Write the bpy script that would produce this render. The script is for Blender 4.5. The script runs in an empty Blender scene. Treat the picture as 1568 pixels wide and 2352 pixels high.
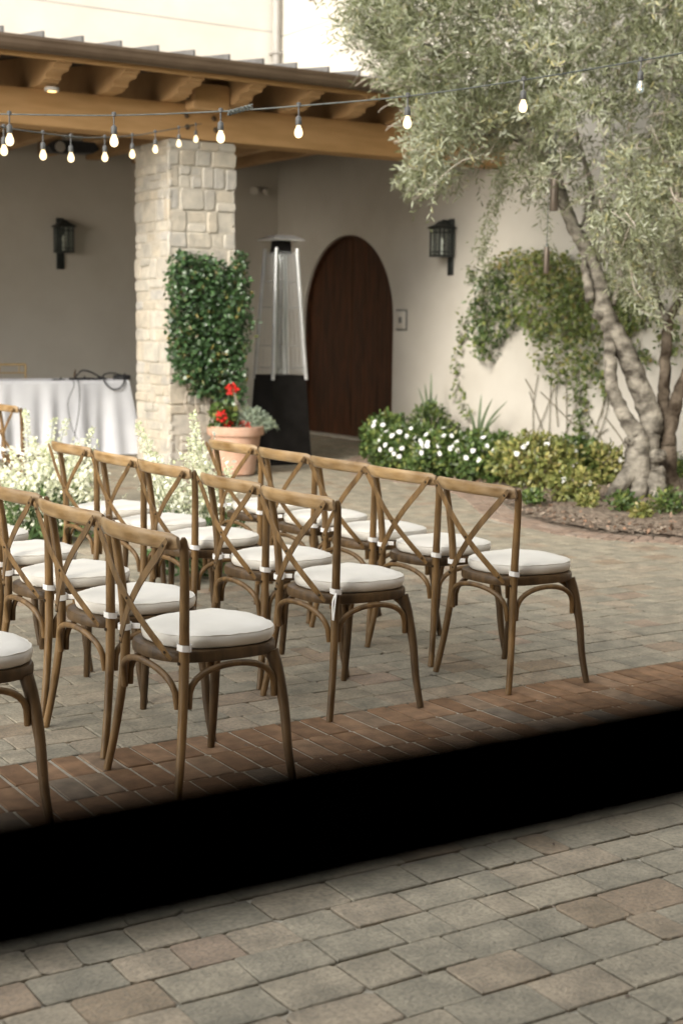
import bpy, math, random
import numpy as np
from mathutils import Vector, Matrix

random.seed(11)
rng = np.random.default_rng(11)
R_ = math.radians
scene = bpy.context.scene
COL = scene.collection

# ------------------------------------------------------------------ camera model
# world axes: X runs along the paving rows, Y away from the window, Z up (metres)
F = 3267.0; CX = 784.0; CY = 1176.0; H = 1.52
PITCH = R_(7.43); ROLL = R_(0.75); AZ = R_(57.9)
FW = Vector((math.cos(AZ) * math.cos(PITCH), math.sin(AZ) * math.cos(PITCH), -math.sin(PITCH)))
_r0 = Vector((math.sin(AZ), -math.cos(AZ), 0)); _u0 = _r0.cross(FW)
RT = math.cos(ROLL) * _r0 + math.sin(ROLL) * _u0
UP = -math.sin(ROLL) * _r0 + math.cos(ROLL) * _u0
EYE = Vector((0, 0, H))

def ray(px, py):
    return FW + RT * ((px - CX) / F) + UP * ((CY - py) / F)
def onz(px, py, z=0.0):
    d = ray(px, py); return EYE + d * ((z - H) / d.z)
def onx(px, py, x):
    d = ray(px, py); return EYE + d * (x / d.x)
def ony(px, py, y):
    d = ray(px, py); return EYE + d * (y / d.y)
def atw(px, py, w):
    return EYE + ray(px, py) * w

def inpoly(x, y, poly):
    c = False; j = len(poly) - 1
    for i in range(len(poly)):
        xi, yi = poly[i]; xj, yj = poly[j]
        if (yi > y) != (yj > y) and x < (xj - xi) * (y - yi) / (yj - yi) + xi:
            c = not c
        j = i
    return c

# ------------------------------------------------------------------ materials
def new_mat(name):
    m = bpy.data.materials.new(name); m.use_nodes = True
    nt = m.node_tree; nt.nodes.clear()
    out = nt.nodes.new('ShaderNodeOutputMaterial')
    return m, nt, out

def ramp(nt, stops):
    r = nt.nodes.new('ShaderNodeValToRGB')
    e = r.color_ramp.elements
    while len(e) < len(stops): e.new(0.5)
    for k, (p, c) in enumerate(stops):
        e[k].position = p; e[k].color = (*c, 1)
    return r

def mat(name, c1, c2=None, scale=8.0, rough=0.6, bump=0.0, bscale=None, bdist=0.01, metal=0.0, tint=None,
        detail=6.0, stretch=None, randomize=False, spec=0.4, lo=0.35, hi=0.65, transl=0.0, coord='Object', mottle=None):
    """noise-mottled principled surface; tint = colour stops read from a per-piece attribute"""
    m, nt, out = new_mat(name)
    L = nt.links.new
    b = nt.nodes.new('ShaderNodeBsdfPrincipled')
    b.inputs['Roughness'].default_value = rough; b.inputs['Metallic'].default_value = metal
    b.inputs['Specular IOR Level'].default_value = spec
    tc = nt.nodes.new('ShaderNodeTexCoord'); vec = tc.outputs[coord]
    if randomize:
        oi = nt.nodes.new('ShaderNodeObjectInfo')
        ad = nt.nodes.new('ShaderNodeVectorMath'); ad.operation = 'ADD'
        sc_ = nt.nodes.new('ShaderNodeMath'); sc_.operation = 'MULTIPLY'; sc_.inputs[1].default_value = 37.0
        L(oi.outputs['Random'], sc_.inputs[0]); L(vec, ad.inputs[0]); L(sc_.outputs[0], ad.inputs[1]); vec = ad.outputs[0]
    if stretch:
        mp = nt.nodes.new('ShaderNodeMapping'); mp.inputs['Scale'].default_value = stretch
        L(vec, mp.inputs['Vector']); vec = mp.outputs['Vector']
    n = nt.nodes.new('ShaderNodeTexNoise'); n.inputs['Scale'].default_value = scale; n.inputs['Detail'].default_value = detail
    L(vec, n.inputs['Vector'])
    r = ramp(nt, [(lo, c1), (hi, c2 or c1)]); L(n.outputs['Fac'], r.inputs['Fac'])
    col = r.outputs['Color']
    if tint:
        at = nt.nodes.new('ShaderNodeAttribute'); at.attribute_name = 'tint'
        tr = ramp(nt, tint); L(at.outputs['Fac'], tr.inputs['Fac'])
        mx = nt.nodes.new('ShaderNodeMix'); mx.data_type = 'RGBA'; mx.blend_type = 'MULTIPLY'; mx.inputs[0].default_value = 1.0
        L(tr.outputs['Color'], mx.inputs[6]); L(col, mx.inputs[7]); col = mx.outputs[2]
    if mottle:
        ms, amt, mc = mottle
        n3 = nt.nodes.new('ShaderNodeTexNoise'); n3.inputs['Scale'].default_value = ms; n3.inputs['Detail'].default_value = 4
        L(tc.outputs['Object'], n3.inputs['Vector'])
        r3 = ramp(nt, [(0.42, (0, 0, 0)), (0.68, (amt, amt, amt))]); L(n3.outputs['Fac'], r3.inputs['Fac'])
        mx3 = nt.nodes.new('ShaderNodeMix'); mx3.data_type = 'RGBA'
        L(r3.outputs['Color'], mx3.inputs[0]); L(col, mx3.inputs[6]); mx3.inputs[7].default_value = (*mc, 1); col = mx3.outputs[2]
    if randomize:
        rm = nt.nodes.new('ShaderNodeMapRange'); rm.inputs[3].default_value = 0.84; rm.inputs[4].default_value = 1.14; L(oi.outputs['Random'], rm.inputs[0])
        rx = nt.nodes.new('ShaderNodeVectorMath'); rx.operation = 'SCALE'; L(col, rx.inputs[0]); L(rm.outputs[0], rx.inputs['Scale']); col = rx.outputs[0]
    L(col, b.inputs['Base Color'])
    if bump:
        n2 = nt.nodes.new('ShaderNodeTexNoise'); n2.inputs['Scale'].default_value = bscale or scale * 3; n2.inputs['Detail'].default_value = 6
        L(vec, n2.inputs['Vector'])
        bp = nt.nodes.new('ShaderNodeBump'); bp.inputs['Strength'].default_value = bump; bp.inputs['Distance'].default_value = bdist
        L(n2.outputs['Fac'], bp.inputs['Height']); L(bp.outputs['Normal'], b.inputs['Normal'])
    sh = b.outputs['BSDF']
    if transl:
        t = nt.nodes.new('ShaderNodeBsdfTranslucent'); L(col, t.inputs['Color'])
        ms_ = nt.nodes.new('ShaderNodeMixShader'); ms_.inputs[0].default_value = transl
        L(sh, ms_.inputs[1]); L(t.outputs[0], ms_.inputs[2]); sh = ms_.outputs[0]
    L(sh, out.inputs['Surface'])
    return m

def emit_mat(name, col, strength):
    m, nt, out = new_mat(name)
    e = nt.nodes.new('ShaderNodeEmission'); e.inputs['Color'].default_value = (*col, 1); e.inputs['Strength'].default_value = strength
    nt.links.new(e.outputs[0], out.inputs['Surface']); return m

def glass_mat(name, alpha=0.18, tintc=(0.9, 0.95, 0.95)):
    m, nt, out = new_mat(name)
    t = nt.nodes.new('ShaderNodeBsdfTransparent'); t.inputs['Color'].default_value = (*tintc, 1)
    g = nt.nodes.new('ShaderNodeBsdfGlossy'); g.inputs['Roughness'].default_value = 0.08; g.inputs['Color'].default_value = (0.9, 0.95, 1, 1)
    mx = nt.nodes.new('ShaderNodeMixShader'); mx.inputs[0].default_value = alpha
    nt.links.new(t.outputs[0], mx.inputs[1]); nt.links.new(g.outputs[0], mx.inputs[2]); nt.links.new(mx.outputs[0], out.inputs['Surface'])
    return m

WHITE1 = [(0.0, (1, 1, 1)), (1.0, (1, 1, 1))]
M = {}
M['wood'] = mat('chair_wood', (0.085, 0.046, 0.0145), (0.20, 0.115, 0.042), scale=5, rough=0.42, bump=0.12, bscale=30, bdist=0.004,
                stretch=(6, 6, 1.3), randomize=True, mottle=(9.0, 0.35, (0.21, 0.135, 0.065)))
M['rail_wood'] = mat('chair_rail_wood', (0.185, 0.106, 0.036), (0.36, 0.232, 0.104), scale=5, rough=0.38, bump=0.12, bscale=30, bdist=0.004,
                     stretch=(7, 1.1, 7), randomize=True, mottle=(7.0, 0.4, (0.42, 0.32, 0.21)))
M['shaded_wood'] = mat('shaded_stained_frame_wood', (0.046, 0.026, 0.010), (0.105, 0.061, 0.025), scale=5, rough=0.45, bump=0.12, bscale=30, bdist=0.004,
                      stretch=(6, 6, 1.3), randomize=True, mottle=(9.0, 0.3, (0.15, 0.095, 0.045)))  # darker chair wood: mostly shade put into the colour, partly dark stain
M['cushion'] = mat('cushion_cloth', (0.73, 0.695, 0.615), (0.79, 0.755, 0.68), scale=5, rough=0.9, bump=0.35, bscale=9, bdist=0.016, randomize=False, spec=0.1)
M['tie'] = mat('tie_cloth', (0.74, 0.72, 0.68), (0.84, 0.82, 0.78), scale=30, rough=0.9, bump=0.4, bscale=160, bdist=0.002, spec=0.1)
M['bolt'] = mat('dark_bolt', (0.05, 0.035, 0.02), rough=0.4, metal=0.6)
M['stucco'] = mat('stucco', (0.50, 0.472, 0.42), (0.56, 0.53, 0.472), scale=0.9, rough=0.9, bump=0.35, bscale=45, bdist=0.006, spec=0.15, lo=0.3, hi=0.7,
                  mottle=(1.9, 0.28, (0.41, 0.375, 0.315)))
M['tanwood'] = mat('tan_painted_timber', (0.40, 0.235, 0.095), (0.48, 0.29, 0.13), scale=2.2, rough=0.7, bump=0.2, bscale=30, bdist=0.004, stretch=(1, 6, 6))
M['rafter'] = mat('rafter_timber', (0.44, 0.275, 0.135), (0.54, 0.35, 0.18), scale=3, rough=0.7, bump=0.2, bscale=30, bdist=0.004)
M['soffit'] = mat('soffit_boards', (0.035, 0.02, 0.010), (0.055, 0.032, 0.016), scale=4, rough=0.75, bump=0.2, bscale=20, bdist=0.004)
M['gutter'] = mat('bronze_gutter', (0.085, 0.058, 0.037), (0.12, 0.085, 0.056), scale=3, rough=0.42, metal=0.25)
M['roofmetal'] = mat('roof_metal', (0.11, 0.105, 0.10), (0.15, 0.145, 0.14), scale=4, rough=0.55)
M['pipe'] = mat('drain_pipe_paint', (0.25, 0.235, 0.215), (0.31, 0.295, 0.27), scale=3, rough=0.5)
M['intercom'] = mat('intercom_grey', (0.13, 0.13, 0.125), (0.17, 0.17, 0.16), rough=0.5)
M['mortar'] = mat('pale_mortar', (0.40, 0.365, 0.30), (0.48, 0.44, 0.37), scale=20, rough=0.95, bump=0.5, bscale=80, bdist=0.004)
STONE = [(0.0, (0.40, 0.375, 0.33)), (0.25, (0.46, 0.435, 0.38)), (0.5, (0.47, 0.42, 0.34)), (0.75, (0.51, 0.475, 0.405)), (1.0, (0.42, 0.405, 0.375))]
M['stone'] = mat('ledge_stone', (0.82, 0.82, 0.82), (1.08, 1.06, 1.03), scale=9, rough=0.9, bump=0.6, bscale=28, bdist=0.012, tint=STONE)
PAVE = [(0.0, (0.315, 0.283, 0.220)), (0.3, (0.35, 0.313, 0.241)), (0.55, (0.375, 0.327, 0.249)), (0.80, (0.378, 0.314, 0.236)), (0.92, (0.315, 0.245, 0.172)), (1.0, (0.355, 0.27, 0.205))]
M['paver'] = mat('tumbled_paver', (0.68, 0.69, 0.68), (1.2, 1.18, 1.14), scale=9, rough=0.88, bump=0.8, bscale=90, bdist=0.006, tint=PAVE, spec=0.2, lo=0.3, hi=0.72, mottle=(70, 0.45, (0.14, 0.13, 0.105)))
BRICK = [(0.0, (0.20, 0.12, 0.068)), (0.35, (0.26, 0.155, 0.088)), (0.7, (0.30, 0.19, 0.115)), (0.9, (0.26, 0.19, 0.13)), (1.0, (0.21, 0.175, 0.135))]
M['brick'] = mat('clay_brick_paver', (0.72, 0.72, 0.72), (1.15, 1.13, 1.1), scale=14, rough=0.85, bump=0.5, bscale=140, bdist=0.003, tint=BRICK, spec=0.2)
M['ringbrick'] = mat('weathered_edging_brick', (0.72, 0.72, 0.72), (1.15, 1.13, 1.1), scale=14, rough=0.9, bump=0.5, bscale=140, bdist=0.003, spec=0.2, tint=[(0, (0.25, 0.185, 0.14)), (0.5, (0.30, 0.225, 0.175)), (1, (0.31, 0.26, 0.21))])
M['sand'] = mat('joint_sand', (0.36, 0.32, 0.25), (0.56, 0.52, 0.43), scale=18, rough=0.97, bump=0.6, bscale=200, bdist=0.004, spec=0.1, mottle=(9, 0.75, (0.16, 0.14, 0.11)))
M['jsand'] = mat('pale_brick_joint_sand', (0.40, 0.36, 0.28), (0.56, 0.52, 0.43), scale=18, rough=0.97, bump=0.6, bscale=200, bdist=0.004, spec=0.1)
M['soil'] = mat('bark_mulch', (0.12, 0.095, 0.07), (0.36, 0.295, 0.23), scale=22, rough=0.95, bump=1.0, bscale=40, bdist=0.04, spec=0.1, mottle=(6, 0.4, (0.22, 0.15, 0.11)))
M['mulch'] = mat('mulch_chips', (0.8, 0.8, 0.8), (1.1, 1.1, 1.1), scale=20, rough=0.9, tint=[(0, (0.08, 0.055, 0.038)), (0.4, (0.22, 0.165, 0.12)), (0.8, (0.38, 0.31, 0.24)), (1, (0.36, 0.20, 0.12))])
M['door'] = mat('stained_door_wood', (0.024, 0.0092, 0.0036), (0.082, 0.030, 0.0115), scale=4, rough=0.5, bump=0.2, bscale=24, bdist=0.004, stretch=(7, 7, 0.6))
M['black'] = mat('black_metal', (0.010, 0.009, 0.008), (0.018, 0.016, 0.015), scale=6, rough=0.6, spec=0.12)
M['iron'] = mat('lantern_iron', (0.018, 0.022, 0.021), (0.04, 0.045, 0.042), scale=10, rough=0.5, metal=0.3)
M['steel'] = mat('brushed_steel', (0.62, 0.63, 0.63), (0.74, 0.75, 0.75), scale=6, rough=0.32, metal=0.7)
M['mesh'] = mat('guard_wire', (0.45, 0.46, 0.46), rough=0.4, metal=0.5)
M['lglass'] = glass_mat('lantern_glass', 0.12)
M['tube'] = glass_mat('heater_tube_glass', 0.38, (0.9, 0.93, 0.94))
M['bulb'] = emit_mat('lit_bulb', (1.0, 0.74, 0.42), 0.72)
M['bulbclear'] = glass_mat('clear_bulb', 0.25)
M['dimbulb'] = mat('frosted_bulb', (0.8, 0.78, 0.7), rough=0.3)
M['downlight'] = emit_mat('lit_downlight', (1.0, 0.55, 0.20), 1.2)
M['cable'] = mat('green_black_cable', (0.05, 0.06, 0.055), (0.10, 0.11, 0.10), scale=30, rough=0.6)
M['socket'] = mat('bulb_socket', (0.05, 0.052, 0.05), (0.09, 0.09, 0.088), scale=30, rough=0.55)
M['cloth'] = mat('white_linen', (0.62, 0.63, 0.66), (0.68, 0.69, 0.715), scale=3, rough=0.9, bump=0.15, bscale=40, bdist=0.004, spec=0.1)
M['blackplastic'] = mat('black_plastic', (0.015, 0.016, 0.018), (0.03, 0.03, 0.034), scale=12, rough=0.5)
M['whiteplastic'] = mat('white_plastic', (0.55, 0.52, 0.46), (0.62, 0.59, 0.53), scale=12, rough=0.5)
M['terracotta'] = mat('terracotta', (0.44, 0.25, 0.165), (0.56, 0.35, 0.25), scale=5, rough=0.85, bump=0.2, bscale=30, bdist=0.004, mottle=(8, 0.4, (0.58, 0.44, 0.35)))
M['gold'] = mat('gold_chair_paint', (0.42, 0.29, 0.13), (0.50, 0.36, 0.18), scale=10, rough=0.4)
M['bronze'] = mat('bronze_tube', (0.085, 0.066, 0.05), (0.13, 0.105, 0.082), scale=5, rough=0.4, metal=0.4)
M['bark'] = mat('olive_bark', (0.06, 0.052, 0.042), (0.29, 0.265, 0.22), scale=7.5, rough=0.95, bump=0.9, bscale=22, bdist=0.03, stretch=(1.0, 1.0, 1.5), spec=0.1, lo=0.34, hi=0.62)
M['darkbark'] = mat('dark_brown_bark', (0.04, 0.029, 0.02), (0.19, 0.155, 0.118), scale=6, rough=0.95, bump=1.0, bscale=18, bdist=0.05, spec=0.1, lo=0.38, hi=0.66)  # dark brown bark of the right-hand trunk
M['vinestem'] = mat('wall_vine_stem', (0.085, 0.075, 0.045), (0.15, 0.13, 0.085), scale=12, rough=0.9)
M['twig'] = mat('bare_twig', (0.30, 0.25, 0.20), (0.46, 0.41, 0.35), scale=12, rough=0.9)
M['olive'] = mat('olive_leaf', (0.85, 0.85, 0.85), (1.15, 1.15, 1.15), scale=1.2, rough=0.5, transl=0.38, spec=0.4,
                 tint=[(0, (0.08, 0.09, 0.035)), (0.3, (0.18, 0.197, 0.095)), (0.6, (0.325, 0.345, 0.225)), (0.85, (0.51, 0.53, 0.425)), (1, (0.46, 0.42, 0.20))])
M['jasmine'] = mat('column_vine_leaf', (0.8, 0.8, 0.8), (1.2, 1.2, 1.2), scale=3, rough=0.32, transl=0.15, spec=0.6,
                   tint=[(0, (0.022, 0.05, 0.018)), (0.5, (0.045, 0.095, 0.032)), (0.85, (0.085, 0.155, 0.06)), (1, (0.20, 0.165, 0.05))])
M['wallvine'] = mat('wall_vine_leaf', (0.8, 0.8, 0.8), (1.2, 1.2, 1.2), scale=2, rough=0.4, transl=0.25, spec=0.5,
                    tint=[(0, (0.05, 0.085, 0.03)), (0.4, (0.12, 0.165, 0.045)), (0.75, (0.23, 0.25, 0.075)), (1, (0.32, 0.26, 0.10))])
M['shrub'] = mat('shrub_leaf', (0.8, 0.8, 0.8), (1.2, 1.2, 1.2), scale=3, rough=0.4, transl=0.25, spec=0.5,
                 tint=[(0, (0.035, 0.065, 0.02)), (0.45, (0.095, 0.155, 0.04)), (0.8, (0.22, 0.275, 0.075)), (1, (0.34, 0.33, 0.10))])
M['yshrub'] = mat('yellow_shrub_leaf', (0.8, 0.8, 0.8), (1.2, 1.2, 1.2), scale=3, rough=0.4, transl=0.25, spec=0.5,
                  tint=[(0, (0.11, 0.145, 0.04)), (0.45, (0.24, 0.255, 0.075)), (0.8, (0.39, 0.36, 0.115)), (1, (0.47, 0.37, 0.16))])
M['petal'] = mat('white_petal', (0.80, 0.80, 0.77), (0.90, 0.90, 0.88), scale=4, rough=0.7, transl=0.2, spec=0.2)
M['spike'] = mat('cream_floret', (0.84, 0.84, 0.72), (0.92, 0.92, 0.84), scale=4, rough=0.7, transl=0.3, spec=0.2, tint=[(0, (0.72, 0.80, 0.52)), (0.5, (0.97, 0.98, 0.90)), (1, (1, 1, 0.96))])
M['fern'] = mat('arrangement_foliage', (0.8, 0.8, 0.8), (1.2, 1.2, 1.2), scale=3, rough=0.5, transl=0.2, tint=[(0, (0.035, 0.075, 0.022)), (0.6, (0.10, 0.17, 0.05)), (1, (0.22, 0.26, 0.12))])
M['red'] = mat('red_petal', (0.50, 0.010, 0.008), (0.70, 0.03, 0.02), scale=8, rough=0.6, transl=0.15)
M['silver'] = mat('silver_foliage', (0.9, 0.9, 0.9), (1.1, 1.1, 1.1), scale=4, rough=0.7, transl=0.2, tint=[(0, (0.20, 0.26, 0.18)), (0.6, (0.36, 0.42, 0.33)), (1, (0.30, 0.34, 0.16))])
M['strap'] = mat('strap_leaf', (0.10, 0.14, 0.07), (0.20, 0.25, 0.15), scale=4, rough=0.5, transl=0.2)
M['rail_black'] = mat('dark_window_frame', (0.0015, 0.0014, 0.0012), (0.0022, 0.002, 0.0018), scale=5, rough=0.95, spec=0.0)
M['lightmetal'] = mat('pale_bracket', (0.5, 0.48, 0.44), rough=0.5)

# ------------------------------------------------------------------ mesh helpers
class MB:
    def __init__(self):
        self.v = []; self.f = []; self.mi = []; self.t = []
    def add(self, verts, faces, mi=0, tint=0.5):
        o = len(self.v)
        self.v.extend([tuple(p) for p in verts]); self.t.extend([tint] * len(verts))
        for fc in faces:
            self.f.append(tuple(o + i for i in fc)); self.mi.append(mi)
        return self
    def box(self, x0, x1, y0, y1, z0, z1, mi=0, tint=0.5, c=0.0):
        if c <= 0:
            vs = [(x, y, z) for x in (x0, x1) for y in (y0, y1) for z in (z0, z1)]
            fs = [(0, 1, 3, 2), (4, 6, 7, 5), (0, 4, 5, 1), (2, 3, 7, 6), (0, 2, 6, 4), (1, 5, 7, 3)]
            return self.add(vs, fs, mi, tint)
        # chamfered box: stack of three offset octagon-like loops
        def loop(z, i):
            a = [(x0 + i + c, y0 + i), (x1 - i - c, y0 + i), (x1 - i, y0 + i + c), (x1 - i, y1 - i - c), (x1 - i - c, y1 - i), (x0 + i + c, y1 - i), (x0 + i, y1 - i - c), (x0 + i, y0 + i + c)]
            return [(p[0], p[1], z) for p in a]
        vs = loop(z0, c * .7) + loop(z0 + c, 0) + loop(z1 - c, 0) + loop(z1, c * .7)
        fs = [tuple(range(7, -1, -1)), tuple(range(24, 32))]
        for k in range(3):
            for i in range(8):
                j = (i + 1) % 8; fs.append((k * 8 + i, k * 8 + j, k * 8 + 8 + j, k * 8 + 8 + i))
        return self.add(vs, fs, mi, tint)
    def tube(self, pts, rad, seg=10, mi=0, tint=0.5, cap=True, squash=None, noise=0.0):
        pts = [Vector(p) for p in pts]; n = len(pts)
        if not hasattr(rad, '__len__'): rad = [rad] * n
        tang = []
        for i in range(n):
            d = pts[min(i + 1, n - 1)] - pts[max(i - 1, 0)]
            tang.append(d.normalized() if d.length > 1e-9 else Vector((0, 0, 1)))
        a = Vector((1, 0, 0)) if abs(tang[0].x) < 0.8 else Vector((0, 1, 0))
        nrm = (a - tang[0] * a.dot(tang[0])).normalized()
        vs = []
        for i in range(n):
            nrm = (nrm - tang[i] * nrm.dot(tang[i])).normalized(); bn = tang[i].cross(nrm)
            for k in range(seg):
                an = 2 * math.pi * k / seg
                r = rad[i] * (1 + noise * (random.random() - .5))
                vs.append(pts[i] + nrm * (math.cos(an) * r) + bn * (math.sin(an) * r))
        fs = []
        for i in range(n - 1):
            for k in range(seg):
                j = (k + 1) % seg
                fs.append((i * seg + k, i * seg + j, (i + 1) * seg + j, (i + 1) * seg + k))
        if cap:
            fs.append(tuple(range(seg - 1, -1, -1))); fs.append(tuple((n - 1) * seg + k for k in range(seg)))
        return self.add(vs, fs, mi, tint)
    def sweep(self, pts, width_dirs, thick_dirs, prof, scale=None, mi=0, tint=0.5):
        n = len(pts); m = len(prof); vs = []
        for i in range(n):
            s = scale[i] if scale else 1.0
            for (a, b) in prof:
                vs.append(Vector(pts[i]) + Vector(width_dirs[i]) * (a * s) + Vector(thick_dirs[i]) * (b * s))
        fs = []
        for i in range(n - 1):
            for k in range(m):
                j = (k + 1) % m; fs.append((i * m + k, i * m + j, (i + 1) * m + j, (i + 1) * m + k))
        fs.append(tuple(range(m - 1, -1, -1))); fs.append(tuple((n - 1) * m + k for k in range(m)))
        return self.add(vs, fs, mi, tint)
    def lathe(self, prof, c=(0, 0, 0), seg=16, mi=0, tint=0.5):
        vs = []
        for (r, z) in prof:
            for k in range(seg):
                an = 2 * math.pi * k / seg; vs.append((c[0] + r * math.cos(an), c[1] + r * math.sin(an), c[2] + z))
        fs = []
        for i in range(len(prof) - 1):
            for k in range(seg):
                j = (k + 1) % seg; fs.append((i * seg + k, i * seg + j, (i + 1) * seg + j, (i + 1) * seg + k))
        fs.append(tuple(range(seg - 1, -1, -1))); fs.append(tuple((len(prof) - 1) * seg + k for k in range(seg)))
        return self.add(vs, fs, mi, tint)
    def prism(self, prof, axis, a0, a1, mi=0, tint=0.5):
        """closed profile extruded along one axis: axis 'x' -> prof is (y,z), 'y' -> (x,z), 'z' -> (x,y)"""
        def P(p, a):
            return {'x': (a, p[0], p[1]), 'y': (p[0], a, p[1]), 'z': (p[0], p[1], a)}[axis]
        n = len(prof)
        vs = [P(p, a0) for p in prof] + [P(p, a1) for p in prof]
        fs = [tuple(range(n)), tuple(range(2 * n - 1, n - 1, -1))]
        for i in range(n):
            j = (i + 1) % n; fs.append((i, i + n, j + n, j))
        return self.add(vs, fs, mi, tint)
    def build(self, name, mats, parent=None, smooth=True, loc=None, autosmooth=0.7):
        me = bpy.data.meshes.new(name)
        me.from_pydata(self.v, [], self.f)
        if not isinstance(mats, (list, tuple)): mats = [mats]
        for m in mats: me.materials.append(m)
        if len(mats) > 1: me.polygons.foreach_set('material_index', self.mi)
        at = me.attributes.new('tint', 'FLOAT', 'POINT'); at.data.foreach_set('value', self.t)
        import bmesh
        bm = bmesh.new(); bm.from_mesh(me); bmesh.ops.recalc_face_normals(bm, faces=bm.faces); bm.to_mesh(me); bm.free()
        if smooth:
            me.polygons.foreach_set('use_smooth', [True] * len(me.polygons))
            if autosmooth: me.set_sharp_from_angle(angle=autosmooth)
        me.update()
        o = bpy.data.objects.new(name, me); COL.objects.link(o)
        if parent: o.parent = parent
        if loc: o.location = loc
        return o

def smooth(pts, n=6):
    """Catmull-Rom through points"""
    P = [Vector(p) for p in pts]; out = []
    for i in range(len(P) - 1):
        p0 = P[max(i - 1, 0)]; p1 = P[i]; p2 = P[i + 1]; p3 = P[min(i + 2, len(P) - 1)]
        for k in range(n):
            t = k / n
            out.append(0.5 * ((2 * p1) + (p2 - p0) * t + (2 * p0 - 5 * p1 + 4 * p2 - p3) * t * t + (3 * p1 - p0 - 3 * p2 + p3) * t ** 3))
    out.append(P[-1]); return out
def lerps(vals, n=6):
    out = []
    for a, b in zip(vals, vals[1:]):
        out += [a + (b - a) * k / n for k in range(n)]
    return out + [vals[-1]]

def leaf_mesh(name, material, pos, dirs, nrm, length, width, tint, parent=None, bend=0.15):
    """many leaf blades in one mesh (numpy): six-vertex folded blade"""
    pos = np.asarray(pos, float); d = np.asarray(dirs, float); nn = np.asarray(nrm, float)
    d /= np.linalg.norm(d, axis=1, keepdims=True) + 1e-9
    s = np.cross(d, nn); s /= np.linalg.norm(s, axis=1, keepdims=True) + 1e-9
    u = np.cross(s, d)
    N = len(pos); L = np.asarray(length).reshape(-1, 1) * np.ones((N, 1)); W = np.asarray(width).reshape(-1, 1) * np.ones((N, 1))
    v0 = pos; v1 = pos + d * L * .38 + s * W * .5 + u * L * bend * .5; v2 = pos + d * L * .38 - s * W * .5 + u * L * bend * .5
    v3 = pos + d * L * .75 + s * W * .36 + u * L * bend * .3; v4 = pos + d * L * .75 - s * W * .36 + u * L * bend * .3
    v5 = pos + d * L - u * L * bend * .3
    V = np.stack([v0, v1, v2, v3, v4, v5], 1).reshape(-1, 3)
    base = (np.arange(N) * 6).reshape(-1, 1)
    tri = np.array([[0, 1, 2], [3, 5, 4]]); quad = np.array([[1, 3, 4, 2]])
    loops = np.concatenate([(base + tri[0]), (base + quad[0]), (base + tri[1])], 1).reshape(-1)
    tot = np.tile([3, 4, 3], N); start = np.concatenate([[0], np.cumsum(tot)[:-1]])
    me = bpy.data.meshes.new(name)
    me.vertices.add(len(V)); me.vertices.foreach_set('co', V.reshape(-1))
    me.loops.add(len(loops)); me.loops.foreach_set('vertex_index', loops.astype(np.int32))
    me.polygons.add(3 * N); me.polygons.foreach_set('loop_start', start.astype(np.int32)); me.polygons.foreach_set('loop_total', tot.astype(np.int32))
    me.materials.append(material)
    at = me.attributes.new('tint', 'FLOAT', 'POINT'); at.data.foreach_set('value', np.repeat(np.asarray(tint, float), 6))
    me.update(calc_edges=True); me.validate()
    o = bpy.data.objects.new(name, me); COL.objects.link(o)
    if parent: o.parent = parent
    return o

def rdirs(n, bias=(0, 0, 0)):
    d = rng.normal(size=(n, 3)); d /= np.linalg.norm(d, axis=1, keepdims=True)
    return d + np.asarray(bias)

def tag(o, label=None, cat=None, group=None, kind=None):
    if label: o['label'] = label
    if cat: o['category'] = cat
    if group: o['group'] = group
    if kind: o['kind'] = kind
    return o
def empty(name, loc=(0, 0, 0), rz=0.0):
    o = bpy.data.objects.new(name, None); COL.objects.link(o); o.empty_display_size = 0.1
    o.location = loc; o.rotation_euler = (0, 0, rz); return o
def children(o): return [c for c in bpy.data.objects if c.parent == o]
def copy_tree(o, parent=None):
    c = o.copy(); COL.objects.link(c); c.parent = parent
    for ch in children(o): copy_tree(ch, c)
    return c

# ------------------------------------------------------------------ ground and paving
g = MB(); g.add([(-40, -40, -0.0085), (60, -40, -0.0085), (60, 60, -0.0085), (-40, 60, -0.0085)], [(0, 1, 2, 3)])
ground = tag(g.build('ground', M['sand']), kind='structure')

def block(mb, cx, cy, hx, hy, z, depth, tint, ch=0.006, corner=0.012, wob=0.003, axes=None, gap=0.0):
    """tumbled block with knocked-off corners; axes = (origin,u,v,n) for upright faces"""
    r = lambda: (random.random() - .5) * 2 * wob
    co = [corner * (0.5 + random.random()) for _ in range(4)]
    o = [(-hx + co[0], -hy), (hx - co[1], -hy), (hx, -hy + co[1]), (hx, hy - co[2]), (hx - co[2], hy), (-hx + co[3], hy), (-hx, hy - co[3]), (-hx, -hy + co[0])]
    o = [(a + r(), b + r()) for a, b in o]
    tx = random.uniform(-.006, .006); ty = random.uniform(-.008, .008); dz = random.uniform(-.0015, .0015)
    def ring(s, zz): return [(cx + a * s(a, hx), cy + b * s(b, hy), z + zz + dz + a * tx + b * ty) for a, b in o]
    full = lambda a, h: 1.0
    ins = lambda a, h: 1.0 - ch / h
    vs = ring(full, -depth) + ring(full, -ch * .8) + ring(ins, 0)
    fs = [tuple(range(16, 24))]
    for k in range(2):
        for i in range(8):
            j = (i + 1) % 8; fs.append((k * 8 + i, k * 8 + j, k * 8 + 8 + j, k * 8 + 8 + i))
    if axes:
        O, u, v, n = axes
        vs = [O + u * a + v * b + n * c for a, b, c in vs]
    mb.add(vs, fs, 0, tint)

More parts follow.
